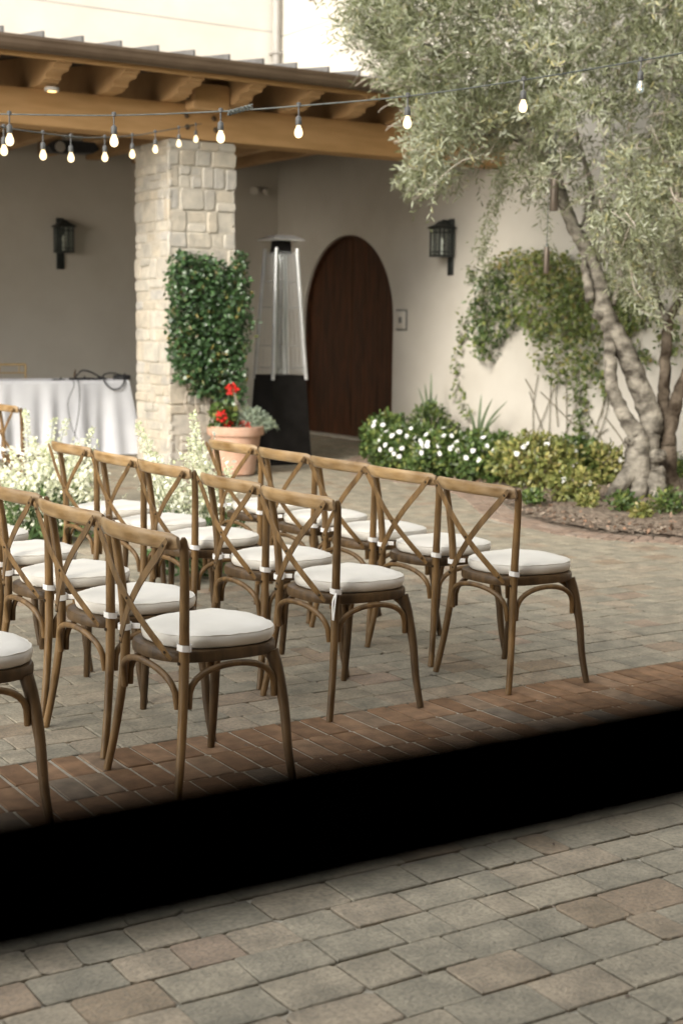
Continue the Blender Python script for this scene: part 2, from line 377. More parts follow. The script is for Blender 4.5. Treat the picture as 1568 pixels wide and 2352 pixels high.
BAND0, BAND1 = 3.28, 4.64
bedpx = [(845, 1052), (880, 1082), (960, 1102), (1060, 1115), (1130, 1140), (1195, 1183), (1247, 1198), (1323, 1216), (1450, 1230), (1568, 1236)]
bed_edge = [onz(*p) for p in bedpx]
bed_edge[0] = Vector((9.6, 14.1, 0)); bed_edge[1] = Vector((8.65, 13.2, 0))
bed_edge += [Vector((7.95, 6.9, 0)), Vector((8.6, 6.1, 0)), Vector((10.5, 5.4, 0))]
bed_edge = [Vector((10.5, 14.2, 0))] + bed_edge
bed_s = smooth(bed_edge, 6)
bed_poly = [(p.x, p.y) for p in bed_s] 
def ring_offset(d):
    out = []
    for i, p in enumerate(bed_s):
        t = (bed_s[min(i + 1, len(bed_s) - 1)] - bed_s[max(i - 1, 0)]).normalized()
        out.append(p + Vector((t.y, -t.x, 0)) * d)
    return out
_test = ring_offset(0.3)
SGN = 1.0 if not inpoly(_test[len(_test) // 2].x, _test[len(_test) // 2].y, bed_poly) else -1.0
ring_poly = [(p.x, p.y) for p in ring_offset(SGN * 0.30)]

pv = MB()
LENS = [0.105, 0.155, 0.155, 0.21, 0.21, 0.24]
def clump(x, y):
    return 0.5 + 0.5 * math.sin(x * 1.7 + 1.3 * math.sin(y * 1.1)) * math.sin(y * 1.9 + 0.7)
def pave_rows(y0, y1, x0, x1, pitch):
    y = y0; row = 0
    while y < y1 - 0.02:
        p = min(pitch * random.choice((0.92, 1.0, 1.0, 1.06)), y1 - y)
        x = x0 + random.random() * 0.2
        far = y > 9
        while x < x1:
            l = random.choice(LENS)
            cx, cy = x + l / 2, y + p / 2
            if cx < 10.4 and not (cx > 6.5 and inpoly(cx, cy, ring_poly)):
                t = random.random() ** 1.25 * (0.72 + 0.28 * clump(cx, cy))
                if random.random() < 0.06: t = 0.85 + random.random() * .15
                block(pv, cx, cy + random.uniform(-.0015, .0015), l / 2 - random.uniform(.0012, .0032), p / 2 - random.uniform(.001, .0052), 0.0, 0.03, t, ch=random.uniform(.002, .004), corner=random.choice((.003, .005, .007, .013)), wob=0.0028)
            x += l
        y += p; row += 1
pave_rows(0.7, BAND0, -1.2, 6.5, 0.157)
pave_rows(BAND1, 18.6, -2.0, 10.4, 0.157)
paving = tag(pv.build('paving', M['paver'], smooth=False), kind='structure')

js = MB(); js.add([(-1.4, BAND0 + .004, -.0045), (8.6, BAND0 + .004, -.0045), (8.6, BAND1 - .004, -.0045), (-1.4, BAND1 - .004, -.0045)], [(0, 1, 2, 3)])
tag(js.build('brick_joint_sand', M['jsand']), kind='structure')
bk = MB()
y = BAND0
for k in range(6):
    p = (BAND1 - BAND0) / 6; x = -1.2 + random.random() * .1
    while x < 8.5:
        l = 0.1015
        block(bk, x + l / 2, y + p / 2, l / 2 - random.uniform(.004, .0062), p / 2 - .003, 0.001, 0.03, min(1, max(0, random.random())), ch=0.0035, corner=0.006, wob=0.002)
        x += l
    y += p
tag(bk.build('brick_band', M['brick'], smooth=False), kind='structure')

# brick ring round the planting bed (bricks laid radially, two deep)
rb = MB()
mid = ring_offset(SGN * 0.085); mid2 = ring_offset(SGN * 0.235)
for line, hl in ((mid, 0.068), (mid2, 0.068)):
    acc = 0.0; pos = 0.0
    for i in range(len(line) - 1):
        a, b = line[i], line[i + 1]; L = (b - a).length; t = (b - a).normalized(); n = Vector((t.y, -t.x, 0)) * SGN
        while pos < acc + L:
            q = a + t * (pos - acc)
            block(rb, 0, 0, 0.048, hl, 0.004, 0.035, random.random() * .8, ch=.005, corner=.008, wob=.002, axes=(q, t, n, Vector((0, 0, 1))))
            pos += 0.104
        acc += L
tag(rb.build('brick_bed_edging', M['ringbrick'], smooth=False), kind='structure')

# mounded soil
so = MB()
nx, ny = 60, 110; X0, X1, Y0, Y1 = 6.9, 10.49, 5.4, 14.2
idx = {}
for i in range(nx + 1):
    for j in range(ny + 1):
        x = X0 + (X1 - X0) * i / nx; y = Y0 + (Y1 - Y0) * j / ny
        if inpoly(x, y, bed_poly):
            dmin = min((x - p[0]) ** 2 + (y - p[1]) ** 2 for p in bed_poly[6:]) ** .5
            z = min(0.05, dmin * .10) + 0.004 + random.random() * 0.014
            idx[(i, j)] = len(so.v); so.v.append((x, y, z)); so.t.append(.5)
for (i, j) in list(idx):
    q = [(i, j), (i + 1, j), (i + 1, j + 1), (i, j + 1)]
    if all(k in idx for k in q): so.f.append(tuple(idx[k] for k in q)); so.mi.append(0)
so.add([(p[0], p[1], 0.004) for p in bed_poly], [tuple(range(len(bed_poly)))])
soil = tag(so.build('soil', M['soil'], autosmooth=None), kind='structure')
mp, md, ml = [], [], []
while len(mp) < 7000:
    x = random.uniform(7.1, 9.6); y = random.uniform(5.8, 11.5)
    if inpoly(x, y, bed_poly): mp.append((x, y, random.uniform(.015, .06)))
mp = np.array(mp)
mul = leaf_mesh('mulch', M['mulch'], mp, rdirs(len(mp)) * np.array([1, 1, .35]), rdirs(len(mp), (0, 0, 1.5)), rng.uniform(.02, .06, len(mp)), rng.uniform(.012, .03, len(mp)), rng.random(len(mp)))
tag(mul, 'brown bark mulch and fallen leaves covering the planting bed around the olive tree', 'mulch', kind='stuff')

lp = []
while len(lp) < 420:
    x, y = random.uniform(.3, 8.5), random.uniform(2.0, 12.5)
    if x > 6.4 and inpoly(x, y, ring_poly): continue
    lp.append((x, y, random.uniform(.002, .006)))
lp = np.array(lp); n = len(lp)
lit = leaf_mesh('leaf_litter', M['mulch'], lp, rdirs(n) * np.array([1, 1, .08]), rdirs(n, (0, 0, 3)), rng.uniform(.008, .03, n), rng.uniform(.004, .011, n), rng.random(n) * .8)
tag(lit, 'tiny dry leaf bits scattered over the paving and brick band', 'leaf litter', kind='stuff')

# ------------------------------------------------------------------ building
XR, YL = 10.5, 18.6
bld = tag(empty('courtyard_building', (8.0, 18.6, 0)), 'cream stucco courtyard building with timber porch, stone column and arched brown door', 'building')
def W(mb, name, m, parent=bld, **k):
    o = mb.build(name, m, None, **k); o.parent = parent
    root = parent
    o.matrix_parent_inverse = Matrix.Translation(-(Vector(bld.location)))
    return o
HW = 7.6
# wall parallel to the paving rows (behind the porch)
w = MB(); w.box(-6, XR + 0.3, YL, YL + 0.3, -0.02, HW)
for z in (5.72,): w.box(-6, XR - .001, YL - .004, YL, z, z + 0.012, 1)
w.box(-6.3, -6.001, 12.7, YL - .001, -.02, 4.6)  # unseen porch end wall, added to keep low sky light out
wallL = W(w, 'wall', [M['stucco'], M['pipe']], smooth=False)
# wall with the door, facing -X
DY0, DY1, SPR = 15.53, 17.83, 1.61
DC = (DY0 + DY1) / 2; DR = (DY1 - DY0) / 2
w = MB(); Y_END = 0.68
def q(a, b, c, d): w.add([(XR, *a), (XR, *b), (XR, *c), (XR, *d)], [(0, 1, 2, 3)])
q((Y_END, -.02), (DY0, -.02), (DY0, HW), (Y_END, HW)); q((DY1, -.02), (YL, -.02), (YL, HW), (DY1, HW))
arch = [(DC - DR * math.cos(math.pi * k / 32), SPR + DR * math.sin(math.pi * k / 32)) for k in range(33)]
for a, b in zip(arch, arch[1:]): q(a, b, (b[0], HW), (a[0], HW))
rev = [(DY0, 0.0)] + arch + [(DY1, 0.0)]
for a, b in zip(rev, rev[1:]):
    w.add([(XR, *a), (XR, *b), (XR + .1, *b), (XR + .1, *a)], [(0, 1, 2, 3)])
w.box(XR + .16, XR + .4, Y_END, YL + .3, -.02, HW + .001)
w.box(XR, XR + .16, Y_END - .02, Y_END, -.02, HW)
w.box(XR - .004, XR, Y_END, YL - .005, 5.66, 5.672, 1)
wallR = W(w, 'wall', [M['stucco'], M['pipe']], smooth=False)
wallR['label'] = 'cream wall with arched door opening'
# door: two leaves of vertical planks
DX = XR + 0.09
for s in (0, 1):
    d = MB(); n = 7
    ya, yb = (DY0 + .012, DC - .006) if s == 0 else (DC + .006, DY1 - .012)
    for k in range(n):
        a = ya + (yb - ya) * k / n; b = ya + (yb - ya) * (k + 1) / n; gp = .0012
        prof = []
        pts = [a + gp + (b - a - 2 * gp) * i / 5 for i in range(6)]
        top = [(p, SPR + math.sqrt(max(0, (DR - .012) ** 2 - (p - DC) ** 2))) for p in pts]
        poly = [(a + gp, 0.012)] + top + [(b - gp, 0.012)]
        d.prism(poly[::-1], 'x', DX - .002 * (k % 2), DX + .05)
    d.box(DX + .012, DX + .05, ya, yb, .012, SPR)
    dl = W(d, 'door', M['door'], smooth=False)
    dl['label'] = 'dark brown arched plank door leaf'
fr = MB()
for a, b in zip(rev, rev[1:]):
    def sc(p, k): return (DC + (p[0] - DC) * k, SPR + (p[1] - SPR) * k if p[1] > SPR else p[1])
    a2, b2 = sc(a, .974), sc(b, .974); a1, b1 = sc(a, .999), sc(b, .999)
    fr.add([(XR + .035, *a1), (XR + .035, *b1), (XR + .035, *b2), (XR + .035, *a2), (XR + .1, *a2), (XR + .1, *b2)], [(0, 1, 2, 3), (3, 2, 5, 4)])
W(fr, 'door_frame', M['door'], smooth=False)
th = MB(); th.box(XR - .12, XR + .1, DY0 - .05, DY1 + .05, -.01, .012, c=.004); W(th, 'threshold', M['mortar'], smooth=False)
# window high on the door wall, only its sill corner shows
wn = MB(); wy0, wy1 = 15.3, 17.2
_s = onx(712, 2, XR); wy1 = _s.y; wy0 = wy1 - 1.15; wz = _s.z
wn.box(XR - .03, XR - .002, wy0, wy1, wz, wz + .07); wn.box(XR - .03, XR - .002, wy0, wy1, wz + 1.25, wz + 1.32)
for a in (wy0, wy0 + .54, wy1 - .07): wn.box(XR - .028, XR - .003, a, a + .07, wz + .07, wz + 1.25)
wo = W(wn, 'window', M['gutter'], smooth=False)
pn = MB(); pn.box(XR - .012, XR - .0015, wy0 + .07, wy1 - .07, wz + .07, wz + 1.25); po = pn.build('pane', M['blackplastic'], smooth=False); po.parent = wo
# coping on the walls
cp = MB(); cp.box(-6, XR + .3, YL - .05, YL + .4, HW, HW + .08); cp.box(XR - .05, XR + .45, Y_END - .05, YL - .05, HW + .002, HW + .08)
W(cp, 'coping', M['stucco'], smooth=False)
# drain pipe in the inner corner
dp = MB(); dx, dy = XR - .11, YL - .10
dp.tube([(dx, dy, 4.9), (dx, dy, HW - .1)], .052, seg=16)
dpo = W(dp, 'drain_pipe', M['pipe'])
for z in (5.4, 6.8):
    b = MB(); b.box(dx - .065, dx + .065, dy - .058, dy + .1, z, z + .03, c=.004); bo = b.build('bracket', M['pipe']); bo.parent = dpo
# beam
BZ0, BZ1, BY = 3.375, 3.715, 13.3
b = MB(); b.box(-6, XR - .002, BY - .012, BY + .3, BZ0, BZ1, c=.008)
beam = W(b, 'porch_beam', M['tanwood'], smooth=False)
for p in ((427, 266), (490, 273), (429, 292), (494, 299)):
    c = ony(*p, BY); bb = MB()
    bb.lathe([(.028, 0), (.028, .008), (.018, .02), (0.004, .022)], seg=10)
    bo = bb.build('bolt', M['gutter']); bo.parent = beam; bo.location = (c.x, BY - .012, c.z); bo.rotation_euler = (R_(90), 0, 0)
# rafters with carved tails
prof = [(12.62, 3.905), (12.62, 3.845), (12.665, 3.84)]
for k in range(9):
    t = k / 8; prof.append((12.70 + .20 * t - .035 * math.sin(t * 2 * math.pi), 3.835 - .075 * t - .012 * math.sin(t * 2 * math.pi + .4)))
prof += [(12.905, 3.745), (12.96, 3.748), (12.965, 3.726), (13.02, 3.728), (13.03, 3.716), (18.58, 3.716), (18.58, 4.95)]
def rafter(x):
    r = MB(); r.prism(prof, 'x', x - .15, x)
    return W(r, 'rafter', M['rafter'], smooth=False)
for x in [-1.06 + .67 * k for k in range(17)]:
    rafter(x + .0)
# sloping roof: soffit boards, metal skin, standing seams, gutter, fascia
SL = (4.62 - 3.97) / (YL - 12.5)
roof = MB()
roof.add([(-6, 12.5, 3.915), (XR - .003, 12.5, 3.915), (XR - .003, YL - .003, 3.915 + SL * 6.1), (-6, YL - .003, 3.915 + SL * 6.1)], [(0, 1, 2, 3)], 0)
roof.add([(-6, 12.47, 3.985), (XR - .003, 12.47, 3.985), (XR - .003, YL - .004, 3.985 + SL * 6.1), (-6, YL - .004, 3.985 + SL * 6.1)], [(0, 1, 2, 3)], 1)
for x in [4.65 - .37 * 12 + .37 * k for k in range(28)]:
    if x > XR - .05: continue
    roof.add([(x - .012, 12.48, 3.985), (x + .012, 12.48, 3.985), (x + .012, 12.48, 4.085), (x - .012, 12.48, 4.085),
              (x - .012, YL - .01, 3.985 + SL * 6.1), (x + .012, YL - .01, 3.985 + SL * 6.1), (x + .012, YL - .01, 4.085 + SL * 6.1), (x - .012, YL - .01, 4.085 + SL * 6.1)],
             [(0, 1, 2, 3), (0, 3, 7, 4), (1, 5, 6, 2), (3, 2, 6, 7)], 1)
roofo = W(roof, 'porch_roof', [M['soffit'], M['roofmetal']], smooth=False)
gu = MB(); gp = []
for k in range(9):
    an = math.pi + math.pi * k / 8; gp.append((12.49 + .062 * math.cos(an), 3.975 + .085 * math.sin(an)))
gp = [(12.428 - .008, 4.02), (12.428 - .008, 3.995)] + gp + [(12.552, 4.0), (12.545, 4.0)] + [(12.49 + .055 * math.cos(2 * math.pi - math.pi * k / 8), 3.978 + .078 * math.sin(2 * math.pi - math.pi * k / 8)) for k in range(9)] + [(12.436, 4.02)]
gu.prism(gp, 'x', -6, XR - .004)
go = gu.build('gutter', M['gutter'], smooth=False); go.parent = roofo
fa = MB(); fa.box(-6, XR - .004, 12.556, 12.60, 3.86, 3.984); fo = fa.build('fascia', M['tanwood'], smooth=False); fo.parent = roofo
# stone column
CX0, CX1, CY0, CY1, CT = 6.24, 7.02, 13.3, 14.15, 3.37
core = MB(); core.box(CX0 + .022, CX1 - .022, CY0 + .022, CY1 - .022, 0, CT - .004)
colo = W(core, 'stone_column', M['mortar'], smooth=False)
st = MB()
def stones(O, u, v, n, width, height):
    z = 0.0
    while z < height - .03:
        h = random.choice((.10, .13, .16, .19, .22)); h = min(h, height - z)
        if height - z - h < .06: h = height - z
        x = 0.0
        while x < width - .02:
            l = random.choice((.13, .18, .22, .28, .36)); l = min(l, width - x)
            if width - x - l < .09: l = width - x
            if h > .14 and random.random() < .3:
                h1 = h * random.uniform(.4, .6)
                parts = [(z, h1), (z + h1, h - h1)]
            else: parts = [(z, h)]
            for zz, hh in parts:
                block(st, x + l / 2, zz + hh / 2, l / 2 - .006, hh / 2 - .006, random.uniform(.0, .022), .03, random.random(), ch=.010, corner=.018, wob=.006, axes=(O, u, v, n))
            x += l
        z += h
ZV = Vector((0, 0, 1))
stones(Vector((CX0, CY0 + .022, 0)), Vector((1, 0, 0)), ZV, Vector((0, -1, 0)), CX1 - CX0, CT)
stones(Vector((CX0 + .022, CY1, 0)), Vector((0, -1, 0)), ZV, Vector((-1, 0, 0)), CY1 - CY0, CT)
stones(Vector((CX1 - .022, CY0, 0)), Vector((0, 1, 0)), ZV, Vector((1, 0, 0)), CY1 - CY0, CT)
so_ = st.build('stone_facing', M['stone'], smooth=True, autosmooth=.5); so_.parent = colo
# small round downlights under the rafter tails
for p in ((120, 210), (945, 300)):
    c = ony(*p, 13.02); d = MB(); d.lathe([(.066, 0), (.068, .006), (.066, .034), (.02, .038)], seg=18, mi=0); d.lathe([(.04, -.004), (.04, .001)], seg=18, mi=1)
    o = W(d, 'downlight', [M['lightmetal'], M['downlight']]); o.location = c

# ------------------------------------------------------------------ things on the building
def lantern(label, loc, rz):
    t = tag(empty('wall_lantern', loc, rz), label, 'wall lantern', 'lanterns on the courtyard walls')
    p = MB(); p.box(0, .028, -.052, .052, -.34, .34, c=.005); p.box(.028, .06, -.045, .045, .24, .325, c=.005); p.build('back_plate', M['iron'], t)
    a = MB(); a.tube([(.05, 0, .312), (.15, 0, .316), (.155, 0, .29)], .012); a.box(.03, .075, -.03, .03, -.125, -.10, c=.004)
    a.build('arm', M['iron'], t)
    b = MB(); cx, hw, z0, z1 = .155, .098, -.125, .215
    b.box(cx - hw - .012, cx + hw + .012, -hw - .012, hw + .012, z0, z0 + .022, c=.004)
    for sx in (-1, 1):
        for sy in (-1, 1): b.box(cx + sx * hw - .008, cx + sx * hw + .008, sy * hw - .008, sy * hw + .008, z0 + .022, z1)
    for zz in (z0 + .055, z1 - .05):
        for s in (-1, 1):
            b.box(cx + s * hw - .005, cx + s * hw + .005, -hw + .008, hw - .008, zz, zz + .01); b.box(cx - hw + .008, cx + hw - .008, s * hw - .005, s * hw + .005, zz, zz + .01)
    for s in (-1, 1):
        b.box(cx + s * hw - .004, cx + s * hw + .004, -.034, -.026, z0 + .02, z1); b.box(cx + s * hw - .004, cx + s * hw + .004, .026, .034, z0 + .02, z1)
        b.box(cx - .034, cx - .026, s * hw - .004, s * hw + .004, z0 + .02, z1); b.box(cx + .026, cx + .034, s * hw - .004, s * hw + .004, z0 + .02, z1)
    b.build('cage', M['iron'], t, smooth=False)
    r = MB(); k = hw + .03
    def sq(h, z): return [(cx - h, -h, z), (cx + h, -h, z), (cx + h, h, z), (cx - h, h, z)]
    vs = sq(k, z1) + sq(k, z1 + .014) + sq(.072, z1 + .048) + sq(.03, z1 + .092)
    fs = [(3, 2, 1, 0), (12, 13, 14, 15)] + [(a * 4 + i, a * 4 + (i + 1) % 4, a * 4 + 4 + (i + 1) % 4, a * 4 + 4 + i) for a in range(3) for i in range(4)]
    r.add(vs, fs); r.build('roof', M['iron'], t, smooth=False)
    gl = MB(); i = hw - .006; gl.add(sq(i, z0 + .022) + sq(i, z1), [(a, (a + 1) % 4, 4 + (a + 1) % 4, 4 + a) for a in range(4)]); gl.build('glass', M['lglass'], t, smooth=False)
    bu = MB(); bu.lathe([(.022, z0 + .02), (.022, z0 + .12), (.012, z0 + .125), (.028, z0 + .17), (.02, z0 + .21), (.003, z0 + .24)], c=(cx, 0, 0), seg=10); bu.build('candle_bulb', M['dimbulb'], t)
    return t
lantern('black iron wall lantern on the pale wall beside the olive tree', (XR, 14.28, 2.5), R_(180))
lantern('black iron wall lantern in the shaded porch left of the stone column', (7.12, YL, 2.58), R_(-90))

# intercom plate by the door
c = onx(922, 735, XR); t = tag(empty('intercom_plate', (XR, c.y, c.z), R_(180)), 'square grey intercom plate with rounded corners on wall beside arched door', 'intercom')
p = MB(); p.box(0, .012, -.13, .13, -.135, .135, c=.008); p.build('back_box', M['intercom'], t)
p = MB(); p.box(.0125, .02, -.11, .11, -.115, .115, c=.006); p.build('face_plate', M['stucco'], t)
p = MB(); p.box(.0205, .028, -.035, .035, -.04, .04, c=.004); p.build('button', M['intercom'], t)

# small security light near the inner corner
c = Vector((XR - .02, 18.45, 3.47)); t = tag(empty('security_light', (10.15, YL, 3.47)), 'small off white security light high in the dark porch corner', 'security light')
p = MB(); p.lathe([(.055, 0), (.055, .02), (.03, .03)], seg=14); o = p.build('base', M['whiteplastic'], t); o.rotation_euler = (R_(90), 0, 0)
for s, nm in ((-1, 'lamp_head'), (1, 'lamp_head')):
    p = MB(); p.lathe([(.025, 0), (.05, .03), (.055, .09), (.05, .1)], seg=14); o = p.build(nm, M['whiteplastic'], t); o.location = (s * .085, -.04, -.005); o.rotation_euler = (R_(100), 0, R_(s * 25))

# speaker between two rafter tails
t = tag(empty('outdoor_speaker', (6.615, 13.27, 3.765)), 'tan box speaker with rounded corners tucked between two rafter tails', 'speaker')
p = MB(); hw, hh, r = .20, .125, .045; pr = []
for cxs, czs, a0 in ((1, 1, 0), (-1, 1, 90), (-1, -1, 180), (1, -1, 270)):
    for k in range(5):
        an = R_(a0 + k * 22.5); pr.append((cxs * (hw - r) + r * math.cos(an), czs * (hh - r) + r * math.sin(an)))
p.prism(pr, 'y', -.2, .0); p.build('cabinet', M['rafter'], t, smooth=False)
p = MB(); p.prism([(a * .9, b * .86) for a, b in pr], 'y', -.207, -.2005); p.build('grille', M['tanwood'], t, smooth=False)
p = MB(); p.box(-.24, -.205, -.13, -.07, -.03, .03, c=.005); p.box(.205, .24, -.13, -.07, -.03, .03, c=.005); p.build('bracket', M['gutter'], t)

# dark heater lamp hanging under porch ceiling
c = ony(165, 336, 15.5); t = tag(empty('hanging_heater', (c.x, 15.5, c.z)), 'dark infrared heater hanging under the porch ceiling left of the column', 'heater')
p = MB(); pr = [(-.30, -.03), (-.26, -.09), (.22, -.07), (.30, -.02), (.24, .05), (-.2, .05)]
p.prism(pr, 'y', -.09, .09); p.build('housing', M['blackplastic'], t, smooth=False)
p = MB(); p.lathe([(.03, 0), (.055, .01), (.06, .03)], seg=14, c=(0, 0, 0)); o = p.build('lamp', M['steel'], t); o.location = (-.18, -.092, -.03); o.rotation_euler = (R_(90), 0, 0)
p = MB(); p.box(-.1, .12, -.04, .04, .052, .12, c=.006); p.tube([(0, 0, .12), (0, 0, .5)], .02); p.build('ceiling_mount', M['lightmetal'], t)

# ------------------------------------------------------------------ patio heater
hx, hy = 7.58, 13.55
t = tag(empty('patio_heater', (hx + .25, hy + .25, 0)), 'tall pyramid patio heater with silver posts and black base beside the door', 'patio heater')
def frus(mb, z0, h0, z1, h1, mi=0):
    vs = [(-h0, -h0, z0), (h0, -h0, z0), (h0, h0, z0), (-h0, h0, z0), (-h1, -h1, z1), (h1, -h1, z1), (h1, h1, z1), (-h1, h1, z1)]
    mb.add(vs, [(3, 2, 1, 0), (4, 5, 6, 7)] + [(i, (i + 1) % 4, 4 + (i + 1) % 4, 4 + i) for i in range(4)], mi)
hz = lambda z: .265 - (.265 - .128) * z / 2.36
p = MB(); frus(p, .03, hz(.03), .98, hz(.98)); p.build('base_panels', M['black'], t, smooth=False)
p = MB(); frus(p, 0, hz(0) + .012, .028, hz(.03) + .012); p.build('foot', M['black'], t, smooth=False)
for sx in (-1, 1):
    for sy in (-1, 1):
        p = MB(); p.tube([(sx * hz(.93), sy * hz(.93), .93), (sx * hz(2.36), sy * hz(2.36), 2.36)], .021, seg=10); p.build('post', M['steel'], t)
p = MB(); p.lathe([(.078, .98), (.072, 2.3)], seg=20); o = p.build('glass_tube', M['tube'], t)
g_ = MB()
for (ax, s) in ((0, -1), (0, 1), (1, -1), (1, 1)):
    for k in range(-3, 4):
        a0 = hz(1.0) * k / 3.6; a1 = hz(2.32) * k / 3.6
        A = (a0, s * hz(1.0) * .96, 1.0); B = (a1, s * hz(2.32) * .96, 2.32)
        if ax: A = (A[1], A[0], A[2]); B = (B[1], B[0], B[2])
        g_.tube([A, B], .0022, seg=4)
    for z in (1.06, 1.3, 1.72, 2.0, 2.28):
        h = hz(z) * .96; A = (-h, s * h, z); B = (h, s * h, z)
        if ax: A = (A[1], A[0], A[2]); B = (B[1], B[0], B[2])
        g_.tube([A, B], .0026, seg=4)
g_.build('wire_guard', M['mesh'], t)
p = MB(); frus(p, 2.3, .09, 2.44, .075); p.build('burner', M['black'], t, smooth=False)
p = MB(); frus(p, 2.44, .19, 2.455, .195); frus(p, 2.4551, .195, 2.50, .10); p.build('hood', M['steel'], t, smooth=False)
p = MB(); p.box(.262, .275, -.06, .06, .5, .64, c=.004); o = p.build('control_knob', M['black'], t); o.location = (-.06, 0, 0)

# ------------------------------------------------------------------ terracotta pot and its plants
pc = onz(535, 1092); pc = Vector((6.78, 12.86, 0))
t = tag(empty('flower_pot', pc), 'terracotta pot of red geraniums standing by the stone column foot', 'flower pot')
p = MB(); p.lathe([(.17, 0), (.20, .02), (.255, .40), (.258, .41), (.285, .412), (.292, .43), (.292, .50), (.275, .505), (.262, .50), (.25, .45)], seg=32); p.build('pot', M['terracotta'], t)
p = MB(); p.lathe([(.25, .44), (.255, .462)], seg=24); p.build('potting_soil', M['soil'], t)
def leafball(name, material, c, rad, n, ln, wd, parent=None, bias=(0, 0, .3), tintf=None, shell=.45, flat=1.0):
    d = rdirs(n); d /= np.linalg.norm(d, axis=1, keepdims=True)
    r = (shell + (1 - shell) * rng.random(n)) 
    pos = d * r[:, None] * np.asarray(rad) + np.asarray(c)
    pos[:, 2] = np.maximum(pos[:, 2], 0.03)
    lump = .5 + .5 * np.sin(pos[:, 0] * 13 + 3 * np.sin(pos[:, 2] * 11)) * np.sin(pos[:, 1] * 12 + pos[:, 2] * 9)
    ti = np.clip(rng.normal(.45, .22, n) + .25 * (lump - .5), 0, 1) if tintf is None else tintf(pos, n)
    return leaf_mesh(name, material, pos, d * .7 + rdirs(n) * .8 + np.array(bias), d + rdirs(n) * .7 + np.array([0, 0, .5]), rng.uniform(.7, 1.25, n) * ln, rng.uniform(.8, 1.2, n) * wd, ti, parent)
gt = tag(empty('geranium', pc + Vector((-.1, -.02, .45))), 'red flowering geranium growing on the left side of terracotta pot', 'plant')
leafball('foliage', M['shrub'], (-.05, 0, .13), (.15, .15, .16), 260, .06, .055, gt)
stn = MB()
for dx, dz in ((-.02, .42), (-.08, .14), (.10, .06), (-.04, .06)):
    stn.tube(smooth([(-.05, 0, 0), (dx - .02, -.05, dz * .6), (dx, -.08, dz)], 5), .005, seg=6)
stn.build('stem', M['strap'], gt)
for dx, dz, r in ((-.02, .43, .052), (-.13, .16, .05), (.13, .05, .058), (-.05, .07, .035)):
    leafball('flower_head', M['red'], (dx, -.12, dz), (r, r, r * .85), 60, .03, .03, gt, shell=.6)
sv = tag(empty('silver_foliage_plant', pc + Vector((.12, 0, .46))), 'silvery soft foliage plant spilling over right side of terracotta pot', 'plant')
leafball('foliage', M['silver'], (.03, -.02, .09), (.21, .21, .13), 1500, .05, .010, sv)
leafball('foliage', M['silver'], (.17, -.1, .02), (.12, .1, .09), 300, .05, .012, sv)
stn = MB()
for a, b in (((-.1, 0, .05), (-.16, -.05, .42)), ((-.04, 0, .05), (-.13, 0, .36)), ((.02, .02, .05), (-.1, 0, .3))):
    stn.tube([a, b], .008, seg=6)
stn.build('dry_stem', M['twig'], sv)

# ------------------------------------------------------------------ vine on the column
VP = [(375, 600), (400, 582), (430, 580), (450, 592), (466, 584), (484, 600), (505, 612), (522, 605), (537, 578), (552, 580), (562, 620), (568, 680), (573, 740), (562, 790), (548, 830), (552, 880), (545, 935),
      (510, 925), (472, 905), (440, 912), (428, 890), (395, 870), (385, 830), (374, 800), (380, 770), (370, 745), (378, 700), (372, 650)]
holes = [(487, 680, 14, 30), (432, 880, 14, 12)]
vt = tag(empty('column_vine', (6.7, 13.28, 0)), 'dense glossy green climbing vine clinging to the stone column front', 'climbing vine')
pos = []
while len(pos) < 6200:
    x, y = random.uniform(365, 578), random.uniform(572, 950)
    if not inpoly(x, y, VP): continue
    if any(((x - a) / b) ** 2 + ((y - c) / d) ** 2 < 1 and random.random() < .6 for a, c, b, d in holes): continue
    c = ony(x, y, 13.3)
    dpt = random.random() ** .7 * .17
    yy = 13.27 - dpt if c.x < 7.02 else random.uniform(13.12, 13.6)
    pos.append((c.x - 6.7 + random.gauss(0, .012), yy - 13.28, c.z))
pos = np.array(pos); n = len(pos)
lump = np.sin(pos[:, 0] * 17 + 2 * np.sin(pos[:, 2] * 9)) * np.sin(pos[:, 2] * 14)
leaf_mesh('foliage', M['jasmine'], pos, rdirs(n, (0, -.5, -.25)), rdirs(n, (-.3, -1.1, .5)), rng.uniform(.028, .074, n), rng.uniform(.018, .044, n), np.clip(rng.normal(.45, .25, n) + .18 * lump, 0, 1), vt)
sm = MB()
for k in range(9):
    x0 = random.uniform(-.25, .3); pts = [(x0 * .5 + .1, -.03, .05)]
    for z in np.linspace(.4, 2.0, 6): pts.append((x0 + random.gauss(0, .08), -.03, z))
    sm.tube(smooth(pts, 4), .007, seg=5)
sm.build('stem', M['twig'], vt)

